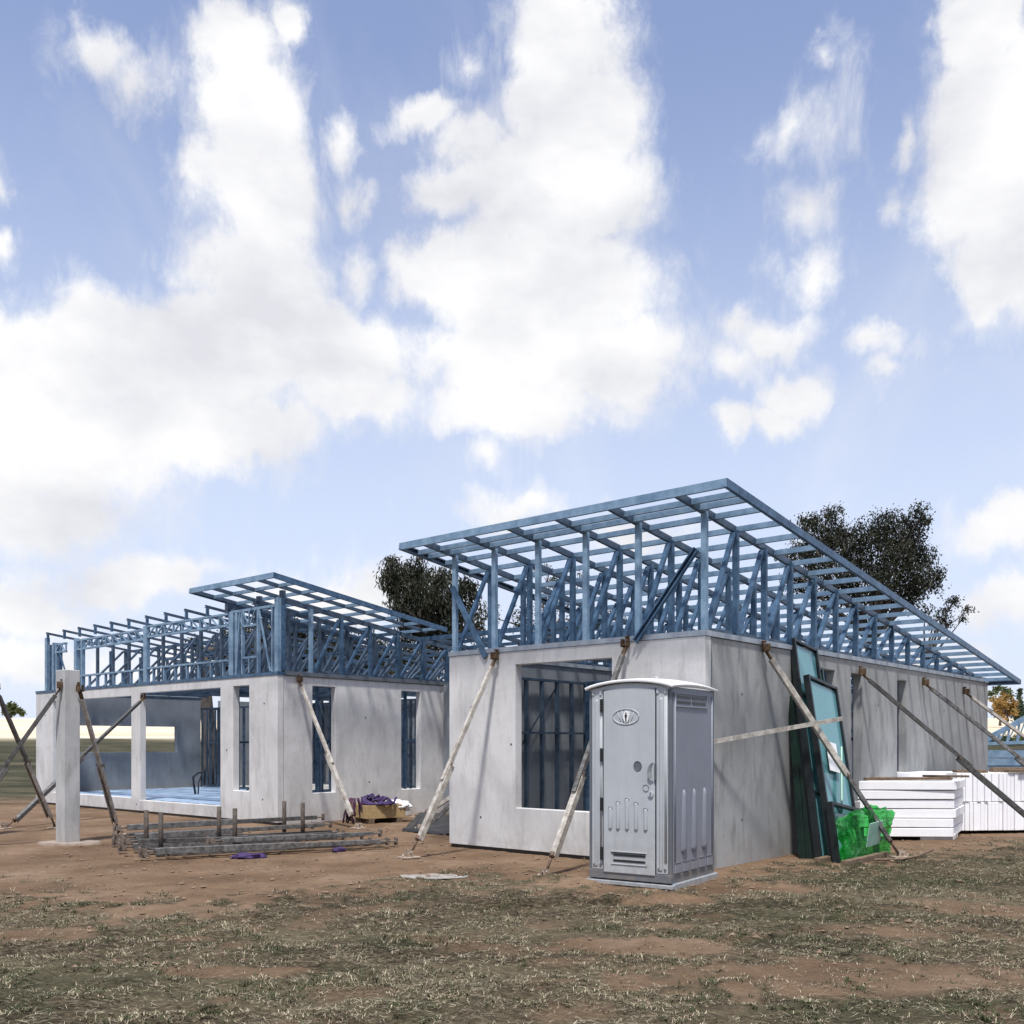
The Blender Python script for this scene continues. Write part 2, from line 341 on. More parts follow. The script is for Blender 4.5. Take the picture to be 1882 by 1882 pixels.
dx = np.concatenate([dx, np.cos(ta)*tl]); dy = np.concatenate([dy, np.sin(ta)*tl]); dz = np.concatenate([dz, te*tl]); ln = np.concatenate([ln, tl])
wx = np.concatenate([wx, -np.sin(ta)*tw]); wy = np.concatenate([wy, np.cos(ta)*tw]); isg = np.concatenate([isg, np.zeros(nT, bool)]); n = len(x)
V = np.zeros((n, 5, 3), np.float32)
V[:, 0] = np.stack([x-wx, y-wy, z], -1); V[:, 1] = np.stack([x+wx, y+wy, z], -1)
V[:, 2] = np.stack([x+wx*.8+dx*.55, y+wy*.8+dy*.55, z+dz*.72], -1); V[:, 3] = np.stack([x-wx*.8+dx*.55, y-wy*.8+dy*.55, z+dz*.72], -1)
V[:, 4] = np.stack([x+dx, y+dy, z+dz*.95], -1)
gme = bpy.data.meshes.new('grass'); gme.vertices.add(n*5); gme.vertices.foreach_set('co', V.ravel())
b5 = np.arange(n)*5
lp = np.stack([b5, b5+1, b5+2, b5+3, b5+3, b5+2, b5+4], -1).ravel().astype(np.int32)
gme.loops.add(len(lp)); gme.loops.foreach_set('vertex_index', lp)
ls = np.stack([np.arange(n)*7, np.arange(n)*7+4], -1).ravel().astype(np.int32); lt = np.tile([4, 3], n).astype(np.int32)
gme.polygons.add(2*n); gme.polygons.foreach_set('loop_start', ls); gme.polygons.foreach_set('loop_total', lt)
mi = np.where(isg, 1 + (rng.random(n) < .35), np.where(rng.random(n) < .36, 0, 3)).astype(np.int32)
gme.polygons.foreach_set('material_index', np.repeat(mi, 2)); gme.update(calc_edges=True)
for nm, cc in (('straw', (.44, .385, .27)), ('grass_green', (.038, .055, .02)), ('olive_grass', (.06, .06, .027)), ('dull_straw', (.13, .105, .068))):
    gme.materials.append(simple(nm, cc, .7, 0, var=.3, scale=3, spec=.2))
go = link(bpy.data.objects.new('grass', gme)); tag(go, 'sparse dry straw and short green grass covering the foreground dirt', 'grass', kind='stuff')

# clods and pebbles scattered on the dirt
pb = MB()
for i in range(3800):
    X = random.uniform(-7, 9); Y = random.uniform(7, 19)
    gmv = grass_mask(np.array([X]), np.array([Y]))[0]
    if random.random() < gmv*.6: continue
    if abs(X) > .56*Y: continue
    q = P0 - Vector((X, Y, 0)); uu = (Vector((X, Y, 0))-P0).dot(D2); vv = (Vector((X, Y, 0))-P0).dot(D1)
    if uu > -.1 and uu < 4.7 and vv > -.1: continue
    if uu > UQ-.1 and vv > VQ-.1: continue
    s = .005 + .034*random.random()**4
    c0 = Vector((X, Y, th(X, Y)+s*.3)); vs = []
    for k in range(6):
        d = [(1, 0, 0), (-1, 0, 0), (0, 1, 0), (0, -1, 0), (0, 0, 1), (0, 0, -1)][k]
        vs.append(c0 + Vector(d)*s*random.uniform(.6, 1.3)*(1 if k < 4 else .6))
    pb.add(vs, [(0, 2, 4), (2, 1, 4), (1, 3, 4), (3, 0, 4), (2, 0, 5), (1, 2, 5), (3, 1, 5), (0, 3, 5)])
pb.build('gravel', simple('clod', (.24, .17, .115), .9, 0, scale=30, c2=(.12, .075, .048)), label='small clods and pebbles strewn over the bare dirt', cat='gravel', kind='stuff')

# ------------------------------------------------------------------ wall with openings
def wall(name, mat_, parent, axis_, off, thick, s0, s1, z0, z1, holes, bev=.007, **k):
    """slab along axis_ ('v' or 'u'), outer face at off, body to off+thick; holes (sa,sb,za,zb)"""
    S = sorted({s0, s1, *[h[0] for h in holes], *[h[1] for h in holes]}); Zs = sorted({z0, z1, *[h[2] for h in holes], *[h[3] for h in holes]})
    S = [s for s in S if s0 <= s <= s1]; Zs = [z for z in Zs if z0 <= z <= z1]
    bm = bmesh.new(); cache = {}
    def vt(i, j, t):
        if (i, j, t) not in cache:
            o = off + (thick if t else 0); p = (S[i], o, Zs[j]) if axis_ == 'v' else (o, S[i], Zs[j]); cache[(i, j, t)] = bm.verts.new(p)
        return cache[(i, j, t)]
    def solid(i, j):
        if i < 0 or j < 0 or i >= len(S)-1 or j >= len(Zs)-1: return False
        cs, cz = (S[i]+S[i+1])/2, (Zs[j]+Zs[j+1])/2
        return not any(h[0] < cs < h[1] and h[2] < cz < h[3] for h in holes)
    for i in range(len(S)-1):
        for j in range(len(Zs)-1):
            if not solid(i, j): continue
            for t in (0, 1): bm.faces.new([vt(i, j, t), vt(i+1, j, t), vt(i+1, j+1, t), vt(i, j+1, t)])
            for di, dj, e in ((-1, 0, ((0, 0), (0, 1))), (1, 0, ((1, 0), (1, 1))), (0, -1, ((0, 0), (1, 0))), (0, 1, ((0, 1), (1, 1)))):
                if not solid(i+di, j+dj):
                    (a, b_), (c_, d_) = e; bm.faces.new([vt(i+a, j+b_, 0), vt(i+c_, j+d_, 0), vt(i+c_, j+d_, 1), vt(i+a, j+b_, 1)])
    bmesh.ops.recalc_face_normals(bm, faces=bm.faces)
    me = bpy.data.meshes.new(name); bm.to_mesh(me); bm.free(); me.materials.append(mat_)
    o = link(bpy.data.objects.new(name, me), parent); tag(o, **k)
    if bev:
        b_ = o.modifiers.new('bev', 'BEVEL'); b_.width = bev; b_.segments = 2; b_.limit_method = 'ANGLE'; b_.angle_limit = .6
    return o
UP = Vector((0, 0, 1)); VX = Vector((1, 0, 0)); UY = Vector((0, 1, 0))   # local axes of a wing: x = back, y = left

def truss(parent, y, v0, v1, zc, step, first, split=True, z0=3.06, over=0.0, ch=.09):
    tr = MB().chan((v0-over, y, zc(v0-over)+ch/2), (v1, y, zc(v1)+ch/2), UP, UY, ch, .045).build('roof_truss', M['steeld'], parent)
    MB().chan((first, y, z0+.035), (v1, y, z0+.035), UP, UY, .07, .04).build('bottom_chord', M['steeld'], tr)
    ps = []; v = first
    while v < v1-.1 and zc(v) - z0 > .12: ps.append(v); v += step
    wb = MB(); db = MB()
    for i, v in enumerate(ps):
        b_ = MB() if split else wb
        b_.chan((v, y-.004, z0+.01), (v, y-.004, zc(v)+.02), UY, VX, .078, .055)
        if split: b_.build('web_post', M['steell' if v == ps[0] else 'steel'], tr)  # front post takes the painted sunlit tone
        if i:
            d_ = MB() if split else db
            d_.chan((ps[i-1]+.07, y+.006, z0+.03), (v-.05, y+.006, zc(v)-.02), UY, VX, .066, .04)
            if split: d_.build('web_brace', M['steel'], tr)
    if not split:
        wb.v += [];
        n0 = len(wb.v); wb.v += db.v; wb.f += [tuple(i_ + n0 for i_ in f_) for f_ in db.f]; wb.sm += db.sm
        if wb.v: wb.build('web_members', M['steeld'], tr)
    return tr
def stud_wall(name, parent, p, q, z0, z1, gap=.6, nog=None, brace=True, mt='steeld'):
    """stud frame between two local points p,q"""
    p = Vector((*p, 0)); q = Vector((*q, 0)); e = (q-p).normalized(); n = Vector((-e.y, e.x, 0)); L_ = (q-p).length; b_ = MB()
    b_.chan(p+UP*(z0+.003), q+UP*(z0+.003), n, UP, .075, .035); b_.chan(p+UP*(z1-.003), q+UP*(z1-.003), n, -UP, .075, .035)
    k = int(L_/gap)
    for i in range(k+1):
        c_ = p + e*(i*gap + .02); b_.chan(c_+UP*(z0+.01), c_+UP*(z1-.01), n, e, .07, .038)
    if nog: b_.chan(p+UP*nog, q+UP*nog, n, UP, .06, .03)
    if brace: b_.bar(p+e*.1+n*.04+UP*(z0+.1), p+e*min(L_-.1, 2.2)+n*.04+UP*(z1-.1), .003, .035, up=UP)
    return b_.build(name, M[mt], parent)

# ------------------------------------------------------------------ right wing
RW = empty('house_wing', P0, ANG, label='right-hand concrete wing with tall blue steel skillion roof frame, behind the grey toilet', cat='house', group='wings of the unfinished house')
WH = 3.01
wall('front_wall', M['conc'], RW, 'u', 0, .15, 0, 4.58, .05, WH, [(1.45, 3.2, .67, 2.81)], label='pale concrete front wall with one large window opening')
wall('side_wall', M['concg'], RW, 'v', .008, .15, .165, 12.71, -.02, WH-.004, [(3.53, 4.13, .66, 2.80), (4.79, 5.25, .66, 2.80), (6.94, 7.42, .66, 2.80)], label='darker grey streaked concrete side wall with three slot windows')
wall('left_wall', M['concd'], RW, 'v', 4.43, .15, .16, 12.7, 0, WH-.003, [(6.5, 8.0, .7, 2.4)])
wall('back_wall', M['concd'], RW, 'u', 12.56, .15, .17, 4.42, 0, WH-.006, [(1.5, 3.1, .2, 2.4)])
MB().box(.03, .14, .02, 4.56, -.02, .051).build('gap_shadow_strip', M['blackp'], RW)  # black box painting the shadow line under the raised front wall
for u_, z_ in ((3.28, 1.62), (4.1, 2.2), (.9, .55), (3.9, .5), (.5, 2.4)): MB().tube([(.0, u_, z_), (-.004, u_, z_)], .016, 10).build('lifting_ferrule', M['rustp'], RW)
for v_, z_ in ((1.0, 2.3), (1.0, .6), (6.0, 2.3), (6.1, .7), (9.6, 2.3), (11.8, 2.3)): MB().tube([(v_, .009, z_), (v_, .004, z_)], .016, 10).build('lifting_ferrule', M['rustp'], RW)
MB().box(.16, 12.55, .17, 4.42, .02, .30).build('floor_slab', M['slab'], RW)
# broken bits of the front panel's edge at the corner
cb = MB(); z = .06
while z < 2.97:
    dz = random.uniform(.02, .07); cb.obox((.158+random.uniform(-.003, .003), -.001, z+dz/2), VX, UY, UP, random.uniform(.004, .007) + (random.random() < .35)*.006, random.uniform(.003, .006), dz/2+.001); z += dz
cb.build('corner_joint', M['concd'], RW)
MB().box(-.012, .165, -.012, 4.585, WH+.004, WH+.075).build('wall_plate', M['ledger'], RW)
MB().box(.17, 12.72, -.014, .165, WH+.002, WH+.070).build('wall_plate', M['ledger'], RW)
MB().box(.17, 12.72, 4.41, 4.585, WH+.002, WH+.070).build('wall_plate', M['ledger'], RW)
zc = lambda v: 4.59 - .1275*v
for y in (.04, 1.05, 1.93, 2.80, 3.66, 4.50):
    truss(RW, y, .0, 12.72, zc, .835, .02, True, over=.60)
pv = [-.28, -.06] + [.33 + .572*i for i in range(22)]
for v in pv:
    MB().chan((v, -.62, zc(v)+.048), (v, 5.0, zc(v)+.048), UP, VX, .072, .05).build('purlin', M['steell'], RW)
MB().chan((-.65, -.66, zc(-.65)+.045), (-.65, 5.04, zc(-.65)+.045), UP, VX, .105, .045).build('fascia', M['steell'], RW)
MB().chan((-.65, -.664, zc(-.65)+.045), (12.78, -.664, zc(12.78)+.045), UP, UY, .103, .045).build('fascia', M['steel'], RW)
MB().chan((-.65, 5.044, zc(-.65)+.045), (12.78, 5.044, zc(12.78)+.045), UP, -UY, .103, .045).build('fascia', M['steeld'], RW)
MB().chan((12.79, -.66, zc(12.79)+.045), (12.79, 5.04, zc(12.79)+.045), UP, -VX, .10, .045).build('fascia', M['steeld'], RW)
# two long braces on the face of the front trusses
MB().chan((-.035, .10, 4.12), (-.035, 1.03, 3.0), (0, .77, .64), -VX, .085, .04).build('face_brace', M['steel'], RW)
MB().chan((-.035, 4.50, 4.10), (-.035, 3.78, 2.95), (0, .77, -.64), VX, .085, .04).build('face_brace', M['steel'], RW)
# stud frames inside
stud_wall('stud_frame', RW, (.30, 4.33), (12.4, 4.33), .31, 2.75, .42, 1.80)
stud_wall('stud_frame', RW, (3.15, 1.9), (3.15, 4.2), .31, 2.75, .45, 1.70, mt='steel')
stud_wall('stud_frame', RW, (3.45, .26), (8.5, .26), .31, 2.95, .42, 1.70, mt='steel')
stud_wall('stud_frame', RW, (6.2, .3), (6.2, 4.2), .31, 2.75, .45, 1.70)
stud_wall('stud_frame', RW, (9.4, .3), (9.4, 4.2), .31, 2.75, .45, 1.70)
stud_wall('stud_frame', RW, (3.3, 1.5), (9.3, 1.5), .31, 2.75, .45, 1.70)

# ------------------------------------------------------------------ left wing
LW = empty('house_wing', Q0, ANG, label='left-hand concrete wing with large openings, narrow slot windows and blue steel frames on top', cat='house', group='wings of the unfinished house')
wall('front_wall', M['conc'], LW, 'u', 0, .15, 0, 11.08, .05, WH, [(5.85, 10.06, .34, 2.78), (2.04, 5.43, .30, 2.83), (.98, 1.56, .65, 2.84)], label='pale concrete front wall with two wide openings and one slot')
wall('side_wall', M['conc'], LW, 'v', .008, .15, .165, 5.3, .0, WH-.004, [(.87, 1.47, .61, 2.83), (3.35, 3.94, .60, 2.83)], label='pale concrete side wall with two slot windows')
wall('end_wall', M['concd'], LW, 'v', 10.93, .15, .16, 4.95, .0, WH-.003, [(1.0, 4.14, 1.39, 2.155)], label='shade-toned end wall with a long horizontal window')
MB().box(.03, .14, .02, 11.06, -.02, .051).build('gap_shadow_strip', M['blackp'], LW)  # shadow below the raised wall, put in as a black strip
for u_, z_ in ((.5, .5), (.45, 2.45), (1.8, 1.5), (5.6, .2), (10.5, 2.4)): MB().tube([(.0, u_, z_), (-.004, u_, z_)], .018, 10).build('lifting_ferrule', M['rustp'], LW)
for v_, z_ in ((2.3, 2.2), (2.4, .8), (4.6, 2.85)): MB().tube([(v_, .009, z_), (v_, .004, z_)], .018, 10).build('lifting_ferrule', M['rustp'], LW)
MB().box(.16, 9.0, .17, 10.92, .0, .285).build('floor_slab', M['slab'], LW)
# crumpled blue sheet on the floor
bm = bmesh.new(); nxs, nys = 46, 100
vv = [[bm.verts.new((.2 + 5.0*i/nxs, .3 + 10.5*j/nys, .30 + .012*mn.fractal(Vector((i*.35, j*.35, 1)), .8, 2, 4) + .006*abs(mn.noise(Vector((i*.15, j*.8, 5)))))) for j in range(nys+1)] for i in range(nxs+1)]
for i in range(nxs):
    for j in range(nys): bm.faces.new([vv[i][j], vv[i+1][j], vv[i+1][j+1], vv[i][j+1]])
me = bpy.data.meshes.new('floor_sheet'); bm.to_mesh(me); bm.free(); me.materials.append(M['tarp']); me.polygons.foreach_set('use_smooth', [True]*len(me.polygons))
tag(link(bpy.data.objects.new('floor_sheet', me)), 'pale blue crumpled plastic sheet spread over the floor of the left wing', 'plastic sheet'); fs = bpy.data.objects['floor_sheet']; fs.location = Q0; fs.rotation_euler = (0, 0, ANG)
MB().box(-.012, .165, -.012, 11.085, WH+.002, WH+.065).build('wall_plate', M['steel'], LW)
MB().box(.17, 5.3, -.03, .165, WH+.004, WH+.085).build('wall_plate', M['plasd'], LW)
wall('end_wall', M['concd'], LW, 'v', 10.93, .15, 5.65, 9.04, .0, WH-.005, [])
wall('back_wall', M['concd'], LW, 'u', 9.05, .15, .3, 10.9, 0, WH-.006, [(2.2, 3.4, .3, 2.4), (6.5, 7.1, 1.2, 2.2)])  # wall added behind the rooms to keep light out, in the darkened concrete
MB().box(.17, 5.0, 10.92, 11.09, WH+.004, WH+.07).build('wall_plate', M['steeld'], LW)
zl = lambda v: 4.50 - .127*v
bs_ = [.04, .85, 1.70, 2.60, 3.45, 4.32, 5.17, 6.03, 6.88, 7.73, 8.58, 9.44, 10.42]
zh = lambda v: 4.595 - .127*v
for i, y in enumerate(bs_):
    if i < 3: truss(LW, y, .0, 9.0, zl, .80, .82 if i == 0 else .06, i == 0, over=.0)
    else: truss(LW, y, .0, 9.0 if i < 12 else 4.9, zh, .95 if i < 8 else 1.3, .9, False, over=.0, ch=.055)
# framed front: posts, lintel beams, sill rails
def post(b_, z1, w=.10, mt='steell', x=-.0): MB().box(x, x+.09, b_-w/2, b_+w/2, 3.08, z1).build('front_post', M[mt], LW)
for b_, z1, w in ((.05, 4.56, .11), (-.03, 4.58, .07), (1.65, 4.42, .16), (5.21, 4.40, .16), (8.76, 4.36, .14), (10.48, 4.50, .12), (10.05, 4.34, .08), (8.42, 4.30, .07), (9.86, 4.32, .06)):
    if b_ == -.03:
        MB().box(.10, .19, -.012, .08, 3.10, z1).build('front_post', M['steel'], LW); continue
    post(b_, z1, w)
def lintel(b0, b1, z0, z1, slope=0.0, n=8):
    q = MB(); q.chan((.04, b0, z1), (.04, b1, z1+slope), VX, -UP, .075, .035); q.chan((.04, b0, z0), (.04, b1, z0+slope), VX, UP, .075, .035)
    for i in range(n+1):
        t = i/n; b_ = b0+(b1-b0)*t; q.chan((.02, b_, z0+slope*t+.01), (.02, b_, z1+slope*t-.01), UY, VX, .035, .03)
        if i < n:
            t2 = (i+1)/n; b2 = b0+(b1-b0)*t2
            a, c_ = ((b_, z0+slope*t), (b2, z1+slope*t2)) if i < n/2 else ((b_, z1+slope*t), (b2, z0+slope*t2))
            q.bar((.02, a[0], a[1]+.0), (.02, c_[0], c_[1]), .03, .03)
    q.build('lintel_truss', M['steell'], LW)
lintel(1.75, 5.12, 4.12, 4.40, 0, 9); lintel(5.30, 8.68, 4.07, 4.34, -.02, 9); lintel(9.35, 9.95, 4.05, 4.30, 0, 2)
def sill(b0, b1, z, n):
    q = MB(); q.chan((.04, b0, z), (.04, b1, z), VX, -UP, .075, .035)
    for i in range(n): b_ = b0+(b1-b0)*(i+.5)/n; q.chan((.02, b_, 3.08), (.02, b_, z-.004), UY, VX, .04, .05)
    q.build('sill_frame', M['steell'], LW)
sill(1.74, 5.12, 3.42, 7); sill(5.30, 8.68, 3.40, 8)
q = MB()
for b_ in (1.50, 1.46, 1.28, .72, .22):
    q.chan((.02, b_, 3.08), (.02, b_, 4.40), UY, VX, .04, .06)
q.chan((.02, .0, 4.41), (.02, 1.7, 4.41), UP, VX, .05, .06); q.chan((.02, .72, 4.08), (.02, 1.28, 4.08), UP, VX, .045, .05); q.chan((.02, .72, 3.42), (.02, 1.28, 3.42), UP, VX, .045, .05)
q.bar((.015, 1.22, 4.38), (.015, 1.04, 4.12), .025, .025); q.bar((.015, .78, 4.38), (.015, .96, 4.12), .025, .025); q.bar((.015, 1.0, 4.38), (.015, 1.0, 4.12), .025, .025)
q.bar((.012, .26, 3.1), (.012, .66, 4.38), .03, .03); q.bar((.012, 1.45, 3.1), (.012, 1.33, 4.38), .03, .03); q.bar((.015, 1.0, 3.1), (.015, 1.0, 3.42), .03, .03)
q.build('upper_window_frame', M['steell'], LW)
q = MB()
for b_ in (10.3, 10.2, 9.95, 9.75): q.chan((.03, b_, 3.08), (.03, b_, 4.3), UY, VX, .05, .08)
q.bar((.02, 9.7, 4.1), (.02, 9.1, 3.1), .03, .03)
for v in (.9, 1.8, 2.7, 3.6, 4.5): q.chan((v, 10.5, 3.08), (v, 10.5, zl(v)), UY, VX, .06, .06)
q.build('end_frame', M['steel'], LW)
# raised truss heels along the front
for y in bs_[3:]:
    MB().chan((.01, y, 4.40), (.01, y, 4.60), UY, VX, .05, .05).build('truss_heel', M['steel'], LW)
    pass
# raised eaves frame over the corner
ze = lambda v: 4.80 - .135*v
for y in (.0, .8, 1.6, 2.32):
    MB().chan((-.5, y, ze(-.5)+.0), (4.15, y, ze(4.15)), UP, UY, .07, .045).build('rafter', M['steeld'], LW)
for v in (.02, .58, 1.15, 1.72, 2.29, 2.86, 3.43, 4.0):
    MB().chan((v, -.56, ze(v)), (v, 2.36, ze(v)), UP, VX, .066, .05).build('purlin', M['steell'], LW)
for v in (1.15, 2.2, 3.3, 4.4, 5.5, 6.6, 7.7, 8.8):
    MB().chan((v, .0, zl(v)+.05), (v, 10.45, zl(v)+.05), UP, VX, .06, .05).build('purlin', M['steel'], LW)
MB().chan((-.52, -.60, ze(-.52)), (-.52, 2.40, ze(-.52)), UP, VX, .105, .045).build('fascia', M['steell'], LW)
MB().chan((-.52, -.604, ze(-.52)), (4.2, -.604, ze(4.2)), UP, UY, .103, .045).build('fascia', M['steel'], LW)
MB().chan((-.52, 2.404, ze(-.52)), (4.2, 2.404, ze(4.2)), UP, -UY, .103, .045).build('fascia', M['steeld'], LW)
for y, z in ((.05, 4.70), (.85, 4.66), (2.0, 4.62)): MB().box(.12, .20, y-.05, y+.06, z-.28, z+.02).build('eaves_cleat', M['steeld'], LW)
stud_wall('stud_frame', LW, (4.98, .5), (4.98, 10.8), .31, 2.75, .45, 1.65)
stud_wall('stud_frame', LW, (.30, .26), (4.8, .26), .31, 2.9, .42, 1.70, mt='steel')
stud_wall('stud_frame', LW, (.30, 1.9), (4.8, 1.9), .31, 2.75, .45, 1.65)
stud_wall('stud_frame', LW, (2.4, .4), (2.4, 1.85), .31, 2.75, .45, 1.65)
stud_wall('stud_frame', LW, (4.9, 5.6), (8.9, 5.6), .31, 2.75, .45, 1.65)
stud_wall('stud_frame', LW, (8.9, .4), (8.9, 10.8), .31, 3.0, .45, 1.65)
stud_wall('stud_frame', LW, (5.0, 10.98), (5.62, 10.98), .31, 2.75, .15, 1.65)
q = MB(); q.tube([(2.4, 7.0, .30), (2.35, 7.0, .55), (2.3, 6.95, .75), (2.35, 6.8, .86), (2.4, 6.6, .90)], .03, 8)
q.tube([(2.42, 6.9, .30), (2.4, 6.85, .6), (2.38, 6.7, .78)], .018, 6)
q.build('floor_conduit', M['black'], LW)

# ------------------------------------------------------------------ middle link
LK = empty('house_wing', W(5.2, 7.2), ANG, label='low middle part of the steel framed roof between the two wings', cat='house', group='wings of the unfinished house')
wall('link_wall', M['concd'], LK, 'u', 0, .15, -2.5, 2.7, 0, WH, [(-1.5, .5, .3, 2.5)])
zk = lambda v: 4.52 - .127*(v+5.2)
for y in (-2.1, -1.25, -.4, .45, 1.3, 2.15):
    truss(LK, y, -.0, 6.2, zk, .84, .1, False, over=.8)
for v in (-.3, .25, .8, 1.35, 1.9, 2.5, 3.1, 3.7, 4.3, 4.9, 5.5): MB().chan((v, -2.5, zk(v)+.05), (v, 2.5, zk(v)+.05), UP, VX, .07, .05).build('purlin', M['steel'], LK)
MB().chan((-.82, -2.55, zk(-.82)+.05), (-.82, 2.75, zk(-.82)+.05), UP, VX, .10, .045).build('fascia', M['steel'], LK)

# ------------------------------------------------------------------ raking props
PG = 'raking props bracing the concrete panels'
def prop(T, F, outer='propw', inner='propg', split=.62, thin=False, label='', flip=False, foot=True):
    T = Vector(T); F = Vector(F); F.z = th(F.x, F.y) if foot else F.z
    e = (T-F).normalized(); L_ = (T-F).length
    r = empty('raking_prop', (F.x, F.y, F.z), 0, label=label, cat='prop', group=PG)
    cv = Matrix.Translation(-F)
    side = e.cross(UP).normalized()
    a = F + e*.30; mid = F + e*L_*split; top = T - e*.16
    big, sm = (.085, .062)
    if flip: # slim tube on top
        MB().chan(a, mid, side, e.cross(side), .085, .07, .005).bar(a, mid, .080, .004, up=UP).build('outer_tube', M[outer], r, cv)
        MB().bar(mid - e*.25, top, sm, sm).build('inner_tube', M[inner], r, cv, bevel=.004)
    else:
        MB().bar(mid, top, big, .075).build('outer_tube', M[outer], r, cv, bevel=.006)
        MB().bar(a, mid + e*.2, sm, sm*.9).build('inner_tube', M[inner], r, cv, bevel=.004)
    MB().tube([F + e*.06, a + e*.05], .018, 8).tube([a - e*.02, a + e*.05], .035, 8).build('screw', M['rustsc'], r, cv)
    hx = Vector((e.x, e.y, 0)).normalized(); hy = Vector((-hx.y, hx.x, 0))
    q_ = MB(); q_.obox(F + UP*.012, hx, hy, UP, .14, .10, .008); q_.obox(F + UP*.06 + hy*.035, hx, hy, UP, .05, .004, .05); q_.obox(F + UP*.06 - hy*.035, hx, hy, UP, .05, .004, .05); q_.tube([F + UP*.08 - hy*.06, F + UP*.08 + hy*.06], .012, 6)
    q_.tube([F - hx*.10 + UP*.0, F - hx*.10 + UP*.06], .014, 6)
    q_.build('foot_plate', M['plate'], r, cv)
    q_ = MB(); tb = T + UP*.03
    q_.obox(tb + hx*.03 + UP*.02, hx, hy, UP, .008, .026, .075); q_.obox(tb - hx*.02 + hy*.042, hx, hy, UP, .045, .003, .055); q_.obox(tb - hx*.02 - hy*.042, hx, hy, UP, .045, .003, .055)
    q_.tube([tb - hy*.07 - hx*.03 - UP*.03, tb + hy*.07 - hx*.03 - UP*.03], .014, 6); q_.obox(top + e*.06, e, hy, e.cross(hy), .08, .03, .012)
    q_.tube([tb + hx*.045 + UP*.085 - hx*.06, tb + hx*.045 + UP*.085], .016, 6)
    q_.build('wall_bracket', M['rust'], r, cv)
    q_ = MB()
    for t in (0, .03): q_.tube([mid + e*t - side*.075, mid + e*t + side*.075], .009, 6)
    q_.tube([mid - side*.07, mid - side*.07 - UP*.06 + e*.02], .007, 5); q_.build('locking_pin', M['rustsc'], r, cv)
    return r
prop(W(-.05, 3.55, 2.93), W(-1.54, 3.86), 'propw', 'propw', .45, label='long pale raking prop beside the big window opening, left of the toilet', flip=True)
prop(W(-.05, 1.18, 2.96), W(-1.70, 1.27), 'propw', 'propg', .42, label='dusty raking prop that disappears behind the grey portable toilet', flip=True)
prop(W(1.57, -.05, 2.94), W(3.06, -1.40), 'propw', 'propg', .40, label='pale raking prop crossing in front of the leaning glass window frames')
prop(W(5.09, -.05, 2.80), W(6.95, -2.60), 'propd', 'propd', .5, label='thick dark raking prop passing in front of the white foam stacks', flip=True)
prop(W(8.26, -.05, 2.78), W(11.15, -2.60), 'propg', 'propg', .5, label='grey raking prop on the side wall between the dark prop and the farthest one', flip=True)
prop(W(10.84, -.05, 2.71), W(14.05, -2.60), 'propw', 'propw', .5, label='farthest raking prop, near the back end of the grey side wall', flip=True)
prop(WQ(.49, -.05, 2.92), WQ(.57, -1.80), 'propw', 'propw', .5, label='mottled raking prop crossing the slot window above the pine crate', flip=True)
prop(W(3.25, 4.63, 2.6), W(1.72, 7.03), 'propg', 'propw', .5, label='grey raking prop in the recess, leaning just behind the long pale prop', flip=True)
prop(W(5.2, 4.63, 2.95), W(3.87, 9.40), 'propw', 'propw', .5, label='speckled raking prop deep in the recess between the two wings', flip=True)
prop(WQ(-.03, 5.21, 2.70), Vector((-9.75, 18.68, 0)), 'propg', 'propd', .5, label='raking prop on the pier between the two wide openings', flip=True)
# free-standing columns
def column(c, label, braces):
    r = empty('concrete_column', c, 0, label=label, cat='column', group='free-standing concrete columns')
    ax = Vector((.150, .08, 0)).normalized(); 
    f1 = D2; f2 = D1
    b_ = MB(); b_.obox(Vector((0, 0, 1.41)) + f1*.155 + f2*.13, f2, f1, UP, .13, .155, 1.42); b_.build('shaft', M['colc'], r, bevel=.01)
    vs = []; n = 28
    for k in range(n):
        t = 2*math.pi*k/n; rr_ = .42*(1 + .25*mn.noise(Vector((math.cos(t)*1.5, math.sin(t)*1.5, c.x)))); p = Vector((math.cos(t)*rr_*1.15, math.sin(t)*rr_*.9, 0)) + f1*.1+f2*.14
        vs.append((p.x, p.y, -.02)); 
    b_ = MB(); tops = [(x*.93, y*.93, .032) for x, y, z in vs]
    b_.add(vs + tops, [(k, (k+1) % n, n+(k+1) % n, n+k) for k in range(n)] + [tuple(range(n, 2*n))]); b_.build('footing', M['pad'], r)
    return r
cc_ = Vector((-7.23, 15.70, 0))
column(cc_, 'square precast concrete column standing free on its own round footing at left', None)
prop(Vector((-7.02, 15.78, 2.50)), Vector((-6.98, 17.30, 0)), 'propw', 'propw', .5, label='pale raking prop running down right from the free-standing column', flip=True)
prop(Vector((-7.30, 15.75, 2.55)), Vector((-8.84, 15.2, 0)), 'propg', 'propd', .5, label='dark-edged raking prop running down left from the free-standing column', flip=True)
prop(Vector((-9.03, 17.0, 2.60)), Vector((-8.82, 18.80, 0)), 'propw', 'propg', .5, label='grey raking prop from the left picture edge to the foot of the column', flip=True)
column(Vector((-9.42, 16.75, 0)), 'second concrete column standing just beyond the left edge', None)

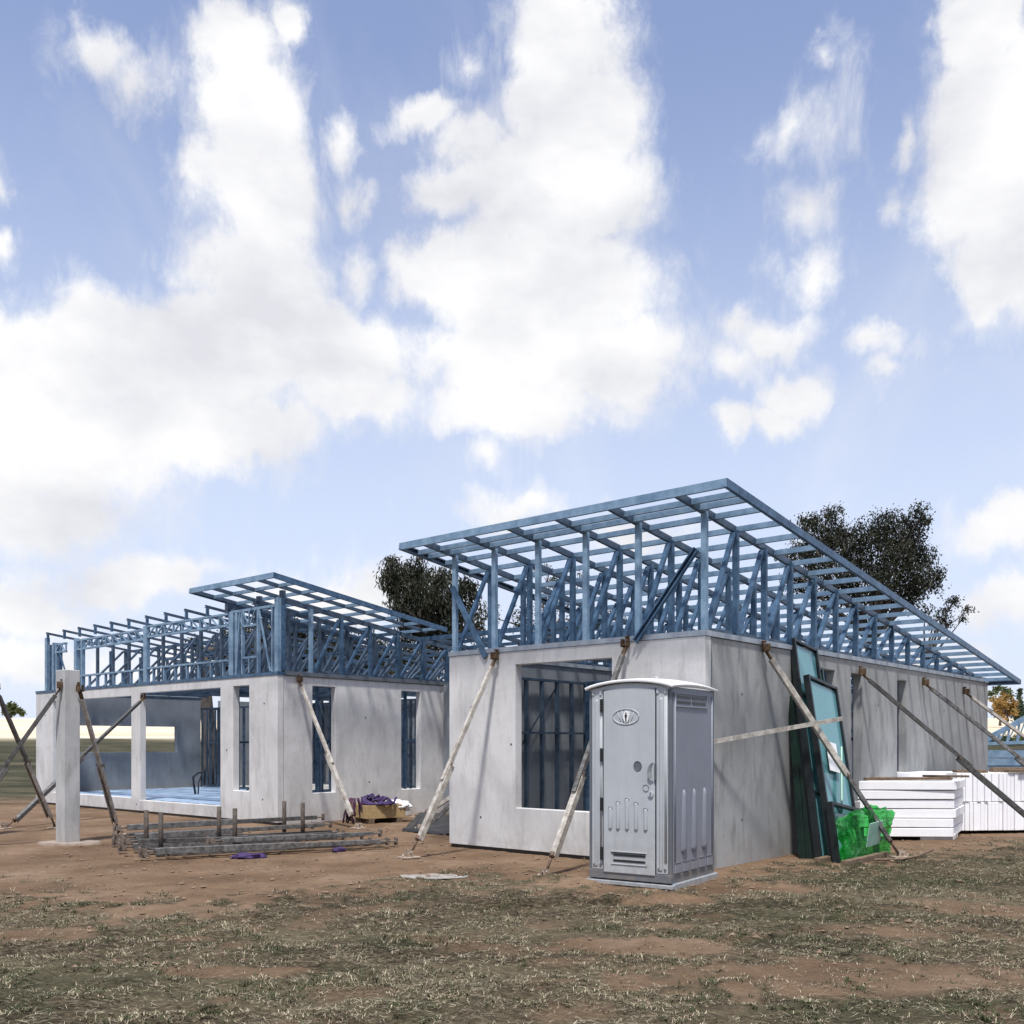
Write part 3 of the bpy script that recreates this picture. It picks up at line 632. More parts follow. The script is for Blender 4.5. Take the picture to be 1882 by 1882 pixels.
# ------------------------------------------------------------------ portable toilet
TA = math.atan2(-.565, .825); TN = Vector((1.766, 10.77, 0)); TO = TN - Vector((.825, -.565, 0))*1.05
PT = empty('portable_toilet', TO, TA, label='grey plastic portable toilet with white domed roof standing on the dirt', cat='portable toilet')
X1, Y1 = 1.05, 1.20
def capsule(mb, cx, cz, hw, hh, y, depth, n=10, rows=4, side=False, taper=1.0):
    """raised rounded pad on the plane y (front) or x (side)"""
    vs = []; ring = []
    for r_ in range(rows+1):
        t = r_/rows; s_ = math.cos(t*math.pi/2); d = math.sin(t*math.pi/2)*depth
        for k in range(2*n):
            a = math.pi*k/n; ca, sa = math.cos(a), math.sin(a)
            px = hw*s_*ca; pz = (hh - hw)*(1 if sa >= 0 else -1) + hw*s_*sa
            if taper != 1.0: px *= (1 + (taper-1)*(pz/hh*.5+.5))
            vs.append((cx+px, y-d, cz+pz) if not side else (y+d, cx+px, cz+pz))
    fs_ = [(r_*2*n+k, r_*2*n+(k+1) % (2*n), (r_+1)*2*n+(k+1) % (2*n), (r_+1)*2*n+k) for r_ in range(rows) for k in range(2*n)]
    mb.add(vs, fs_, True)
# skid / base
q = MB(); q.box(-.0, X1, .0, Y1, .07, .17); q.build('base', M['plasd'], PT, bevel=.01)
q = MB(); q.box(-.05, X1+.03, -.035, .03, .01, .055); q.build('skid', M['galv'], PT, bevel=.006)
q = MB(); q.box(X1-.02, X1+.035, .035, Y1+.04, -.03, .07); q.box(-.035, .02, .035, Y1+.04, -.03, .07); q.build('skid', M['galv'], PT, bevel=.01)
# cabin body: side, back, corner posts
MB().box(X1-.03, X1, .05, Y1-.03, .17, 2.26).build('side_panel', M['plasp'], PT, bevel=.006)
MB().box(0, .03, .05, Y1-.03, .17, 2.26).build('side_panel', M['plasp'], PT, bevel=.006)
MB().box(.04, X1-.04, Y1-.03, Y1, .17, 2.26).build('back_panel', M['plasp'], PT, bevel=.006)
for x_ in (.0, X1-.035): MB().box(x_+.001, x_+.034, .006, .052, .165, 2.262).build('corner_post', M['plasd'], PT, bevel=.004)
for x_ in (.0, X1-.035): MB().box(x_+.001, x_+.034, Y1-.035, Y1+.004, .165, 2.262).build('corner_post', M['plasd'], PT, bevel=.004)
# front pilasters with ribs
for x0, x1 in ((.04, .185), (.865, 1.005)):
    p_ = MB().box(x0, x1, -.002, .04, .17, 2.255).build('front_pilaster', M['plas'], PT, bevel=.008)
    q = MB(); capsule(q, (x0+x1)/2-.01, 1.17, .024, .97, -.001, .012); q.box(x0+.005, x0+.035, -.012, .0, 2.19, 2.235); q.box(x1-.04, x1-.012, -.012, .0, 2.19, 2.235)
    q.tube([(x1-.015, -.004, .3), (x1-.015, -.004, 2.15)], .008, 6); q.tube([(x1-.032, -.004, .3), (x1-.032, -.004, 2.15)], .006, 6)
    q.build('rib', M['plas'], p_)
    for xx in (x0+.03, x1-.03): MB().box(xx-.014, xx+.014, -.006, .0, .20, .235).build('bolt_slot', M['plasd'], p_)
# door
dm = bmesh.new(); x0, x1 = .198, .852; n = 16
top = [(x0+(x1-x0)*k/n, 2.235 + .075*math.sin(math.pi*(k/n*.55+.22)) - .045) for k in range(n+1)]
prof = [(x0, .145), (x1, .145)] + top[::-1]
fr = [dm.verts.new((x, -.012, z)) for x, z in prof]; bk = [dm.verts.new((x, .03, z)) for x, z in prof]
dm.faces.new(fr); dm.faces.new(bk[::-1])
for i in range(len(prof)): j = (i+1) % len(prof); dm.faces.new([fr[j], fr[i], bk[i], bk[j]])
bmesh.ops.recalc_face_normals(dm, faces=dm.faces)
me = bpy.data.meshes.new('door'); dm.to_mesh(me); dm.free(); me.materials.append(M['plas']); door = link(bpy.data.objects.new('door', me), PT)
bv = door.modifiers.new('b', 'BEVEL'); bv.width = .008; bv.segments = 2; bv.limit_method = 'ANGLE'
MB().box(.186, .197, .0, .02, .17, 2.25).box(.853, .864, .0, .02, .17, 2.25).box(.19, .86, .0, .02, .155, .17).build('door_gap', M['black'], PT)
for z_ in (2.07, 1.50, .93, .36):
    q = MB(); q.box(.158, .200, -.026, -.004, z_-.075, z_+.075)
    for dz_ in (-.05, -.017, .017, .05): q.tube([(.178, -.034, z_+dz_-.012), (.178, -.034, z_+dz_+.012)], .009, 6)
    q.build('hinge', M['black'], door, bevel=.002)
q = MB()
for cx_, z1_ in ((.29, .90), (.39, .965), (.505, 1.005), (.62, .965), (.74, .90)): capsule(q, cx_, (z1_+.64)/2, .026, (z1_-.64)/2, -.0125, .016)
q.build('embossed_rib', M['plas'], door)
q = MB()
for cx_, z1_ in ((.29, .90), (.39, .965), (.505, 1.005), (.62, .965), (.74, .90)): q.tube([(cx_+.024*math.cos(a), -.020, z1_-.022+.024*math.sin(a)) for a in [math.pi*k/8 for k in range(9)]], .0045, 5)
q.build('rib_edge', M['plasd'], door)
# oval recess with occupied-sign disc
q = MB(); q.tube([(.49+.165*math.cos(a), -.013, 1.935+.088*math.sin(a)) for a in [2*math.pi*k/32 for k in range(33)]], .0075, 6, cap=False)
for t_ in (-.7, -.35, .35, .7): q.tube([(.49+.15*t_, -.013, 1.935+.082*math.sqrt(1-t_*t_)), (.49+.13*t_, -.014, 1.935), (.49+.09*t_, -.013, 1.935-.075*math.sqrt(1-t_*t_))], .004, 5)
q.build('oval_moulding', M['plas'], door)
q = MB(); q.tube([(.49+.160*math.cos(a), -.0135, 1.940+.086*math.sin(a)) for a in [math.pi*(k/20*.9+.05) for k in range(21)]], .005, 5); q.build('oval_lip', M['plasd'], door)
q = MB(); n = 20; vs = [(.495+.037*math.cos(2*math.pi*k/n), y_, 1.935+.068*math.sin(2*math.pi*k/n)) for y_ in (-.010, -.022) for k in range(n)]
q.add(vs, [tuple(range(n, 2*n))] + [(k, (k+1) % n, n+(k+1) % n, n+k) for k in range(n)]); sg = q.build('sign_disc', M['white'], door)
q = MB(); q.obox((.495, -.0235, 1.938), (1, 0, 0), (0, 1, 0), (0, 0, 1), .009, .002, .022); q.obox((.491, -.0235, 1.900), (1, 0, 0), (0, 1, 0), (0, 0, 1), .0035, .002, .020); q.obox((.500, -.0235, 1.900), (1, 0, 0), (0, 1, 0), (0, 0, 1), .0035, .002, .020)
q.obox((.495, -.0235, 1.944), (1, 0, 0), (0, 1, 0), (0, 0, 1), .014, .002, .012)
q.tube([(.495, -.022, 1.974), (.495, -.0255, 1.974)], .009, 10); q.build('person_symbol', M['black'], sg)
# handle recess, holes, latch
q = MB(); vs = [(.64+.045*math.cos(2*math.pi*k/20), -.0135, 1.375+.052*math.sin(2*math.pi*k/20)) for k in range(20)]; q.add(vs, [tuple(range(20))]); q.tube([(.64+.047*math.cos(2*math.pi*k/20), -.013, 1.375+.054*math.sin(2*math.pi*k/20)) for k in range(21)], .006, 5, cap=False)
q.build('finger_hole', M['plasd'], door)
q = MB(); vs = []
for i in range(9):
    a = math.pi*i/8
    for j in range(9):
        b_ = math.pi*j/8 - math.pi/2; vs.append((.852 - .075*math.cos(b_)*abs(math.sin(a)*.5+.5), -.014 - .035*math.sin(a)*math.cos(b_), 1.31 + .11*math.sin(b_)))
fs_ = [(i*9+j, i*9+j+1, (i+1)*9+j+1, (i+1)*9+j) for i in range(8) for j in range(8)]; q.add(vs, fs_, True); q.build('handle', M['plas'], door)
MB().box(.853, .863, -.03, .0, 1.22, 1.40).build('strike_plate', M['plasd'], door)
q = MB(); q.tube([(.745, -.012, 1.13), (.745, -.020, 1.13)], .036, 18); q.tube([(.805, -.012, 1.06), (.805, -.026, 1.06)], .034, 18); ld = q.build('lock_disc', M['plas'], door)
q = MB(); q.tube([(.745+.036*math.cos(a), -.0205, 1.13+.036*math.sin(a)) for a in [math.pi*k/8 for k in range(9)]], .004, 5); q.box(.797, .810, -.030, -.0262, 1.035, 1.080); q.build('lock_slot', M['plasd'], door)
q = MB(); q.box(.30, .76, -.020, -.0125, .385, .398); q.box(.30, .76, -.020, -.0125, .245, .255); q.box(.745, .758, -.0195, -.0125, .256, .384); q.build('vent_frame', M['plas'], door, bevel=.003)
q = MB()
for z_ in (.355, .290): q.box(.33, .735, -.0165, -.0125, z_-.012, z_+.012)
q.box(.30, .745, -.0215, -.0125, .375, .384); q.build('vent_slot', M['black'], door)
# right side details
q = MB()
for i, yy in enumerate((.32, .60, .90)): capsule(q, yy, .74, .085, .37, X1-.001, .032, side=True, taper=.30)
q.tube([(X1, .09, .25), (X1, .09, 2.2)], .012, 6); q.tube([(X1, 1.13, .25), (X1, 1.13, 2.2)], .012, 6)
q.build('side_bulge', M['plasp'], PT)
q = MB(); q.box(X1, X1+.012, .10, .98, 2.185, 2.20); q.box(X1, X1+.012, .10, .98, 2.04, 2.055); q.box(X1, X1+.011, .10, .115, 2.056, 2.184); q.box(X1, X1+.011, .965, .98, 2.056, 2.184); vf = q.build('vent_frame', M['plasp'], PT, bevel=.003)
q = MB()
for z_ in (2.155, 2.095):
    for y0_, y1_ in ((.14, .51), (.56, .93)): q.box(X1, X1+.006, y0_, y1_, z_-.014, z_+.014)
q.build('vent_slot', M['black'], vf)
for k in range(5): y0_ = .075 + k*.225; MB().box(X1, X1+.014, y0_, y0_+.15, .175, .285).build('skirt_block', M['plasp'], PT, bevel=.006)
q = MB()
for k in range(5): y0_ = .075 + k*.225; q.box(X1+.0005, X1+.017, y0_-.002, y0_+.152, .287, .298)
for yy in (.05, 1.12): q.box(X1, X1+.01, yy, yy+.02, 2.15, 2.20)
q.build('skirt_notch', M['plasd'], PT)
# roof
bm = bmesh.new(); nx_, ny_ = 18, 14
def rz_(s_, t_): return 2.262 + .085*(1-(2*s_-1)**2)**.8 + .035*(1-(2*t_-1)**2)
g_ = [[bm.verts.new((-.04 + (X1+.08)*i/nx_, -.045 + (Y1+.09)*j/ny_, rz_(i/nx_, j/ny_)+.012)) for j in range(ny_+1)] for i in range(nx_+1)]
for i in range(nx_):
    for j in range(ny_): f_ = bm.faces.new([g_[i][j], g_[i+1][j], g_[i+1][j+1], g_[i][j+1]]); f_.smooth = True
me = bpy.data.meshes.new('roof'); bmesh.ops.recalc_face_normals(bm, faces=bm.faces); bm.to_mesh(me); bm.free(); me.materials.append(M['roofw']); ro = link(bpy.data.objects.new('roof', me), PT)
so = ro.modifiers.new('s', 'SOLIDIFY'); so.thickness = .034; so.offset = -1
bv = ro.modifiers.new('b', 'BEVEL'); bv.width = .008; bv.segments = 2; bv.limit_method = 'ANGLE'; bv.angle_limit = .8
q = MB(); n_ = 12; pr = [(.02 + (X1-.04)*k/n_, 2.255) for k in (0, n_)] + [(.02 + (X1-.04)*k/n_, rz_(k/n_, 0)-.03) for k in range(n_, -1, -1)]; m_ = len(pr)
q.add([(x_, y_, z_) for y_ in (.004, .04) for x_, z_ in pr], [tuple(range(m_)), tuple(range(2*m_-1, m_-1, -1))] + [(k, (k+1) % m_, m_+(k+1) % m_, m_+k) for k in range(m_)]); q.build('header_panel', M['plas'], PT)
MB().tube([(.75, .25, 2.36), (.75, .25, 2.395)], .025, 10).build('vent_cap', M['plas'], ro)

# ------------------------------------------------------------------ strap bar and window frames
sb = MB().bar(W(.0, -.03, 1.64), W(2.52, -.76, 1.985), .012, .06).build('tie_bar', M['propw']); tag(sb, 'thin pale flat bar running level from behind the toilet to the leaning window frames', 'bar')
def wframe(label, v, w, h, ub, ut, mull=(), depth=.10, glass=True, back=0.0):
    """leaning frame: bottom outer edge at u=-ub, leaning back to wall; v = left side"""
    r = empty('window_frame', W(v, -ub), ANG, label=label, cat='window', group='window frames leaning on the side wall')
    ang = math.asin(min(.99, (ub-ut)/h)); ez = Vector((.16, math.sin(ang), math.cos(ang))).normalized(); ex = (VX - ez*VX.dot(ez)).normalized(); ey = ez.cross(ex).normalized()
    fw = .042; O = ey*back
    def bx(x0, x1, z0, z1, y0, y1, mb): c_ = ex*(x0+x1)/2 + ez*(z0+z1)/2 + ey*(y0+y1)/2 + O; mb.obox(c_, ex, ey, ez, (x1-x0)/2, abs(y1-y0)/2, (z1-z0)/2)
    q_ = MB(); bx(0, fw, 0, h, 0, depth, q_); bx(w-fw, w, 0, h, 0, depth, q_); bx(fw+.001, w-fw-.001, 0, fw, .004, depth-.004, q_); bx(fw+.001, w-fw-.001, h-fw, h, .004, depth-.004, q_)
    for m_ in mull: bx(fw+.001, w-fw-.001, m_-fw/2, m_+fw/2, .006, depth-.006, q_)
    q_.build('casing', M['frame' if ub > .67 else 'framep'], r, bevel=.004)
    if glass:
        zz = [fw/1] + [m_ for m_ in mull] + [h-fw]
        for a_, b_ in zip(zz[:-1], zz[1:]):
            q_ = MB(); bx(fw-.01, w-fw+.01, a_+.02, b_-.02, depth*.45, depth*.45+.012, q_); q_.build('pane', M['glass'], r)
    return r, ex, ey, ez, O
F1 = wframe('tallest of the leaning dark window frames, nearest the wall, its top above the wall plate', 2.02, .78, 3.30, .68, .03, (1.0, 2.45), .10, True, 0)
F2 = wframe('shorter dark framed aqua glass window leaning in front of the tallest frame', 2.06, .98, 2.74, .86, .27, (), .09, True, 0)
F3 = wframe('low wide dark frame at the foot of the leaning windows, half wrapped in green', 1.98, 1.50, .86, .95, .78, (), .10, False, 0)
for r_, ex, ey, ez, O in (F2,):
    q = MB(); c_ = ex*.40 + ez*1.55; q.obox(c_ - ey*.012, ex, ey, ez, .16, .006, .22); q.build('label_sheet', M['white'], r_)
    q = MB(); q.bar(ex*.75+ez*1.75-ey*.015, ex*.42+ez*.75-ey*.015, .02, .06); q.build('protective_tape', simple('green_tape', (.10, .30, .18), .4), r_)
    q = MB(); q.obox(ex*.72+ez*.42-ey*.012, ex, ey, ez, .05, .006, .10); q.build('sticker', M['white'], r_)
# side stack of more frames packed edge on (dark mass between glass and wall)
for i, (v_, h_, ub) in enumerate(((2.10, 3.05, .64), (2.12, 2.85, .56), (2.12, 2.6, .48), (2.10, 2.4, .40))):
    wframe(('dark frame edge packed just behind the tallest leaning window', 'second dark frame packed behind the tallest leaning window', 'third dark frame packed against the grey wall behind the leaning windows', 'innermost low dark frame squeezed against the grey wall')[i], v_, .95, h_, ub, .02 + .004*i, (1.2,), .09, i == 0)
# green wrapped bundle
def lumpy(name, c_, rx, ry, rz__, m_, amp, seed, parent=None, conv=None, sub=4, sq=.6, rot=0, crumple=False, **k):
    bm = bmesh.new(); bmesh.ops.create_icosphere(bm, subdivisions=sub, radius=1)
    for v_ in bm.verts:
        p = v_.co.copy(); s_ = max(abs(p.x), abs(p.y), abs(p.z)); p = p*(1-sq) + p/s_*sq
        if crumple:
            q_ = v_.co*1.6 + Vector((seed, 0, 0)); nz = mn.noise(q_)*.6 + (abs(mn.noise(q_*2.3))-.25)*.9 + (abs(mn.noise(q_*5.1))-.25)*.45
        else: nz = mn.fractal(v_.co*2.2 + Vector((seed, 0, 0)), .7, 2, 5)
        p *= 1 + amp*nz
        v_.co = Vector((p.x*rx, p.y*ry, p.z*rz__)) + Vector(c_)
        if v_.co.z < -.01: v_.co.z = -.01
    me_ = bpy.data.meshes.new(name); bm.to_mesh(me_); bm.free(); me_.materials.append(m_); me_.polygons.foreach_set('use_smooth', [not crumple]*len(me_.polygons))
    o = link(bpy.data.objects.new(name, me_), parent); tag(o, **k); return o
gb = W(2.72, -1.00); o = lumpy('wrapped_bundle', (0, 0, .33), .74, .09, .37, M['wrap'], .36, 3.3, rot=0, sq=.75, sub=4, crumple=True); o.location = gb; o.rotation_euler = (.10, 0, ANG-.05)
tag(o, 'bundle wrapped in shiny green plastic at the foot of the leaning windows', 'bundle')
q = MB().obox((0, 0, 0), (1, 0, .06), (0, 1, 0), (-.06, 0, 1), .21, .008, .17); o2 = q.build('glass_sheet', simple('mint_glass', (.32, .55, .45), .2, 0, var=.1)); o2.location = W(2.72, -1.15, .36); o2.rotation_euler = (.2, 0, ANG-.05); tag(o2, 'small pale mint glass sheet lying against the green wrapped bundle', 'glass sheet')
q = MB(); p_ = [Vector((-.5, 0, .05)), Vector((.0, -.08, .03)), Vector((.5, -.02, .04)), Vector((.9, .0, .10))]; q.tube(p_, .018, 8); o3 = q.build('bearer', M['wood']); o3.location = W(2.7, -1.45, .0); o3.rotation_euler = (0, 0, ANG-.25); tag(o3, 'thin curved timber offcut lying in the dirt under the green bundle', 'timber')
q = MB().box(-.55, .95, -.05, .05, .0, .07).box(-.5, .9, .35, .45, .0, .07); o3 = q.build('bearer', M['wood']); o3.location = W(2.2, -1.15, .0); o3.rotation_euler = (0, 0, ANG); tag(o3, 'pair of timber bearers on the dirt carrying the leaning window frames', 'timber')

# ------------------------------------------------------------------ foam stacks
FA = math.atan2(-.06, 1.0)
FO = Vector((5.80, 16.32, .06)); fx = Vector((math.cos(FA), math.sin(FA), 0)); fy = Vector((math.sin(.95)*.62, math.cos(.60), 0)).normalized()
fy = Vector((.50, .866, 0))
k = 0
for i in range(6):
    jx = random.uniform(-.035, .035); jy = random.uniform(-.03, .05); z0 = .07 + i*.157
    q = MB(); w_ = 1.60 - (.14 if i == 0 else 0); x0_ = .12 if i == 0 else 0
    a_ = random.uniform(-.02, .02); ex_ = (fx*math.cos(a_) + Vector((-fx.y, fx.x, 0))*math.sin(a_)); 
    q.obox(ex_*(w_/2+x0_+jx) + fy*(.72+jy) + UP*(z0+.0745-.06), ex_, fy, UP, w_/2, .72, .071)
    o = q.build('foam_block', M['foam'], bevel=.008); o.location = FO
    tag(o, ['lowest', 'second lowest', 'third from bottom', 'fourth from bottom', 'fifth from bottom', 'topmost'][i] + ' white foam slab in the flat stack next to the leaning windows', 'foam slab', 'white foam slabs stacked flat')
q = MB().obox(fx*1.30 + fy*.35 + UP*(-.01), fx, fy, UP, .28, .30, .055); o = q.build('foam_block', M['foamd'], bevel=.01); o.location = FO; tag(o, 'grey dusty foam offcut under the corner of the flat foam stack', 'foam offcut')
def plank(loc, L_, w_, t_, rz__, label, m_='wood'):
    q_ = MB(); n_ = 8
    for i in range(n_): pass
    q_.box(0, L_, -w_/2, w_/2, 0, t_); o_ = q_.build('timber_board', M[m_], bevel=.006); o_.location = loc; o_.rotation_euler = (0, random.uniform(-.01, .01), rz__); tag(o_, label, 'timber', 'boards lying on the foam stacks'); return o_
tz = .07 + 6*.157 + .003
plank(FO + fx*.10 + fy*.10 + UP*(tz-.06), 1.38, .10, .045, FA, 'weathered timber board along the front edge on top of the flat foam stack')
plank(FO + fx*.15 + fy*.45 + UP*(tz-.06), 1.35, .12, .045, FA+.02, 'second timber board lying behind the front board on the flat foam stack')
plank(FO + fx*1.05 + fy*.25 + UP*(tz-.008), .75, .11, .035, FA+.06, 'short split timber piece at the right end of the flat foam stack')
# upright foam sheets, two tiers
GO = Vector((8.05, 17.55, .0)); gx = Vector((1, .10, 0)).normalized(); gy = Vector((-gx.y, gx.x, 0))
xo = 0; i = 0
while xo < 3.0:
    w_ = random.uniform(.060, .085)
    for tier in (0, 1):
        y_ = random.uniform(-.02, .025); q = MB().obox(gx*(xo+w_/2) + gy*(.6+y_) + UP*(.055+.26+tier*.525), gx, gy, UP, w_/2-.003, .6, .258)
        o = q.build('foam_sheet', M['foam'], bevel=.008); o.location = GO
        tag(o, 'white foam sheet standing on edge in the %s tier of the ribbed stack' % ('upper' if tier else 'lower'), 'foam sheet', 'white foam sheets standing in the %s tier' % ('upper' if tier else 'lower'))
    xo += w_ + .001
q = MB().obox(gx*(-.60) + gy*.9 + UP*.50, gx, gy, UP, .62, .5, .50); q.obox(gx*(-.60) + gy*.9 + UP*1.055, gx, gy, UP, .60, .52, .05)
o = q.build('foam_block', M['foam'], bevel=.01); o.location = GO; tag(o, 'plain tall white foam block between the flat stack and the ribbed stack', 'foam block')
plank(GO + gx*.0 + gy*.12 + UP*1.107, .62, .14, .05, .12, 'dark timber board on the left end of the ribbed foam stack')
plank(GO + gx*.95 + gy*.05 + UP*1.107, 1.4, .16, .06, .05, 'thick brown timber board on the right end of the ribbed foam stack')
plank(GO + gx*.85 + gy*.35 + UP*1.107, 1.5, .14, .09, .11, 'upper dark timber board at the back right of the ribbed foam stack')

# ------------------------------------------------------------------ blue frames stacked at the far right
BO = Vector((11.2, 23.2, 0))
for k in range(7):
    q = MB(); z_ = .25 + k*.19; L_ = 4.5
    q.chan((0, 0, z_), (L_, -.1, z_), UP, UY, .16, .06); q.chan((0, 1.6, z_), (L_, 1.5, z_), UP, -UY, .16, .06)
    for j in range(9): q.chan((.05+j*.54, .02, z_+.03), (.05+j*.54, 1.55, z_+.03), VX, UP, .05, .04)
    o = q.build('steel_frame', M['steell']); o.location = BO + Vector((random.uniform(-.1, .06), random.uniform(-.04, .04), 0)); o.rotation_euler = (0, 0, -.03)
    tag(o, ['bottom', 'second', 'third', 'fourth', 'fifth', 'sixth', 'top'][k] + ' blue steel frame counted up the pile behind the foam stacks', 'steel frame', 'blue steel frames piled flat')
q = MB(); q.chan((0, 0, 1.65), (1.25, .0, 2.32), UP, UY, .12, .06); q.chan((0, 0, 1.63), (1.4, .0, 1.68), UP, UY, .08, .05)
for j in range(5): x_ = .2+j*.24; q.chan((x_, .02, 1.66), (x_+.06, .02, 1.66+x_*.5), VX, UY, .04, .03); q.bar((x_, .03, 1.66), (x_+.2, .03, 1.68+x_*.55), .02, .03)
o = q.build('roof_truss_piece', M['steell']); o.location = BO + Vector((.1, .3, .0)); tag(o, 'small triangular blue truss resting on top of the piled steel frames', 'truss')

# ------------------------------------------------------------------ rack of spare props
pegs = [(-5.11, 14.15), (-5.50, 14.62), (-4.28, 15.02), (-4.67, 15.5), (-3.54, 16.45), (-3.97, 16.95)]
RK = empty('prop_rack', (-4.5, 15.4, 0), 0, label='low steel rack with six round upright posts standing among the spare props', cat='rack')
cv = Matrix.Translation((4.5, -15.4, 0))
for x_, y_ in pegs: MB().tube([(x_, y_, -.02), (x_, y_, .63)], .036, 12).build('rack_post', M['rustp'], RK, cv)
for (a, b_) in ((0, 1), (2, 3), (4, 5)): MB().bar((*pegs[a], .05), (*pegs[b_], .05), .06, .06).build('rack_crossbar', M['propd'], RK, cv)
def lying(p, q_, label, m1='propg', m2='propd', s=.55, big=.105):
    p = Vector(p); q_ = Vector(q_); e = (q_-p).normalized(); L_ = (q_-p).length
    r = empty('spare_prop', (p.x, p.y, 0), 0, label=label, cat='prop', group='spare props lying on the ground'); cv_ = Matrix.Translation((-p.x, -p.y, 0)); sd = e.cross(UP).normalized(); un = sd.cross(e)
    mid = p + e*L_*s
    MB().bar(p + e*.2, mid, big, big*.9).build('outer_tube', M[m1], r, cv_, bevel=.006)
    MB().bar(mid - e*.02, q_ - e*.1, big*.74, big*.66).build('inner_tube', M[m2], r, cv_, bevel=.004)
    b_ = MB(); b_.tube([p, p + e*.22], .017, 6); b_.obox(p, e, sd, un, .01, .07, .07); b_.obox(p + e*.05 + sd*.04, e, sd, un, .05, .006, .04); b_.obox(p + e*.05 - sd*.04, e, sd, un, .05, .006, .04)
    b_.tube([p + sd*.08, p - sd*.08], .012, 6); b_.build('end_fitting', M['platd'], r, cv_)
    b_ = MB(); b_.obox(q_ - e*.04, e, sd, un, .06, .045, .012); b_.obox(q_ + e*.02, e, sd, un, .012, .06, .06); b_.tube([q_ + sd*.08 - e*.04, q_ - sd*.08 - e*.04], .012, 6); b_.build('end_bracket', M['platd'], r, cv_)
    b_ = MB()
    for t in (.3, .42, .55, .7): b_.tube([p + e*L_*t + sd*.06, p + e*L_*t - sd*.06], .010, 6)
    b_.build('locking_pin', M['rustsc'], r, cv_)
lying((-6.55, 16.0, .24), (-3.45, 17.65, .30), 'spare prop lying topmost at the back of the rack, between its posts')
lying((-6.45, 15.75, .12), (-3.60, 17.45, .16), 'spare prop lying under the topmost one at the back of the rack', 'propd', 'propg')
lying((-6.10, 15.20, .16), (-3.20, 17.05, .22), 'spare prop in the middle of the rack with rusty end hooks', 'propg', 'propg')
lying((-5.95, 14.75, .10), (-2.9, 16.6, .10), 'dark spare prop lying low in the middle of the rack', 'propd', 'propd')
lying((-5.60, 14.0, .22), (-2.45, 15.75, .14), 'pale thin spare prop with its bent foot sticking out at the left', 'propd', 'propg', .45, .07)
lying((-5.15, 13.45, .13), (-1.95, 15.05, .12), 'long spare prop at the front of the pile nearest the grass', 'propg', 'propg', .62, .10)
lying((-4.9, 13.8, .08), (-1.85, 15.35, .09), 'spare prop lying just behind the frontmost one, its end at the right', 'propg', 'propd', .5)
lying((-4.4, 14.05, .22), (-2.1, 15.35, .22), 'short spare prop lying on top of the two front ones', 'propg', 'propg', .6, .08)
lying((-6.3, 15.35, .07), (-3.1, 17.2, .07), 'dark spare prop lying on the ground under the middle of the rack', 'propd', 'propd')
lying((-5.8, 14.35, .10), (-2.8, 16.05, .10), 'grey spare prop lying in the gap between the two bundles', 'propg', 'propd', .5)
lying((-5.3, 13.9, .05), (-2.3, 15.6, .06), 'dark spare prop on the dirt beneath the front bundle', 'propd', 'propg', .6)
for (x_, y_, s_, l_) in ((-3.75, 13.80, .11, 'purple cloth sling spread flat in the dirt under the front spare props'), (-2.6, 14.62, .05, 'small purple sling end poking out under the right part of the spare props')):
    o = lumpy('lifting_sling', (0, 0, .03), s_*2, s_, .045, M['purple'], .5, x_, sq=.2, sub=3); o.location = (x_, y_, 0); o.rotation_euler = (0, 0, .4); tag(o, l_, 'sling')

# ------------------------------------------------------------------ crate, slings and black sheet by the left wing
CR = Vector((-2.95, 19.75, 0))
r = empty('pine_crate', CR, .62, label='open box of thick yellow pine planks at the foot of the left wing side wall', cat='crate')
# front-left corner at origin: long side to +x, short side to +y
for nm, bx in (('crate_side', (0, .045, 0, .95, .10, .37)), ('crate_side', (.046, .85, 0, .045, .10, .37)), ('crate_side', (.85, .895, 0, .95, .10, .37)), ('crate_side', (.046, .849, .905, .95, .10, .37)), ('crate_base', (.047, .848, .047, .903, .11, .14))):
    MB().box(*bx).build(nm, M['pine'], r, bevel=.005)
for x_ in (.05, .70): MB().box(x_, x_+.12, -.02, .97, .0, .098).build('bearer', M['wood'], r, bevel=.005)
o = lumpy('white_bag', (0, 0, .12), .28, .20, .11, M['foam'], .35, 6.6, sq=.2); o.location = CR + Vector((.50, .65, .22)); tag(o, 'crumpled white plastic bag bulging out of the pine crate', 'bag')
q = MB()
for i in range(9):
    a0 = random.uniform(0, 6.28); pts = []
    for k in range(9): t = a0 + k*.7; pts.append((math.cos(t)*.28*random.uniform(.6, 1.2) + (k-4)*.03, math.sin(t)*.16*random.uniform(.6, 1.2), .03 + .12*random.random()*(1+math.sin(t))))
    q.tube(pts, .024, 6)
o = q.build('lifting_sling', M['purple']); o.location = CR + Vector((.16, .30, .36)); tag(o, 'dark purple sling coiled on the left end of the pine crate', 'sling')
q = MB()
for i in range(12):
    x_ = random.uniform(-.14, .14); y_ = random.uniform(-.12, .12); pts = [(x_*.6, y_*.6, .52), (x_, y_, .38), (x_*1.2+random.uniform(-.05, .05), y_*1.1, .2), (x_*1.6, y_*1.5, .02)]
    q.tube(pts, .02, 5)
o = q.build('lifting_sling', M['maroon']); o.location = CR + Vector((-.28, .15, 0)); tag(o, 'bunch of maroon straps hanging round the foot of the prop beside the pine crate', 'sling')
q = MB(); n_ = 14; vs = []
for i in range(n_+1):
    for j in range(n_+1):
        s_, t_ = i/n_, j/n_; p = W(1.3+2.4*t_, 4.62+4.5*s_*(.55+.45*t_), .02 + .12*t_ + .05*mn.noise(Vector((s_*7, t_*7, 0)))); vs.append(p)
q.add(vs, [(i*(n_+1)+j, i*(n_+1)+j+1, (i+1)*(n_+1)+j+1, (i+1)*(n_+1)+j) for i in range(n_) for j in range(n_)], True)
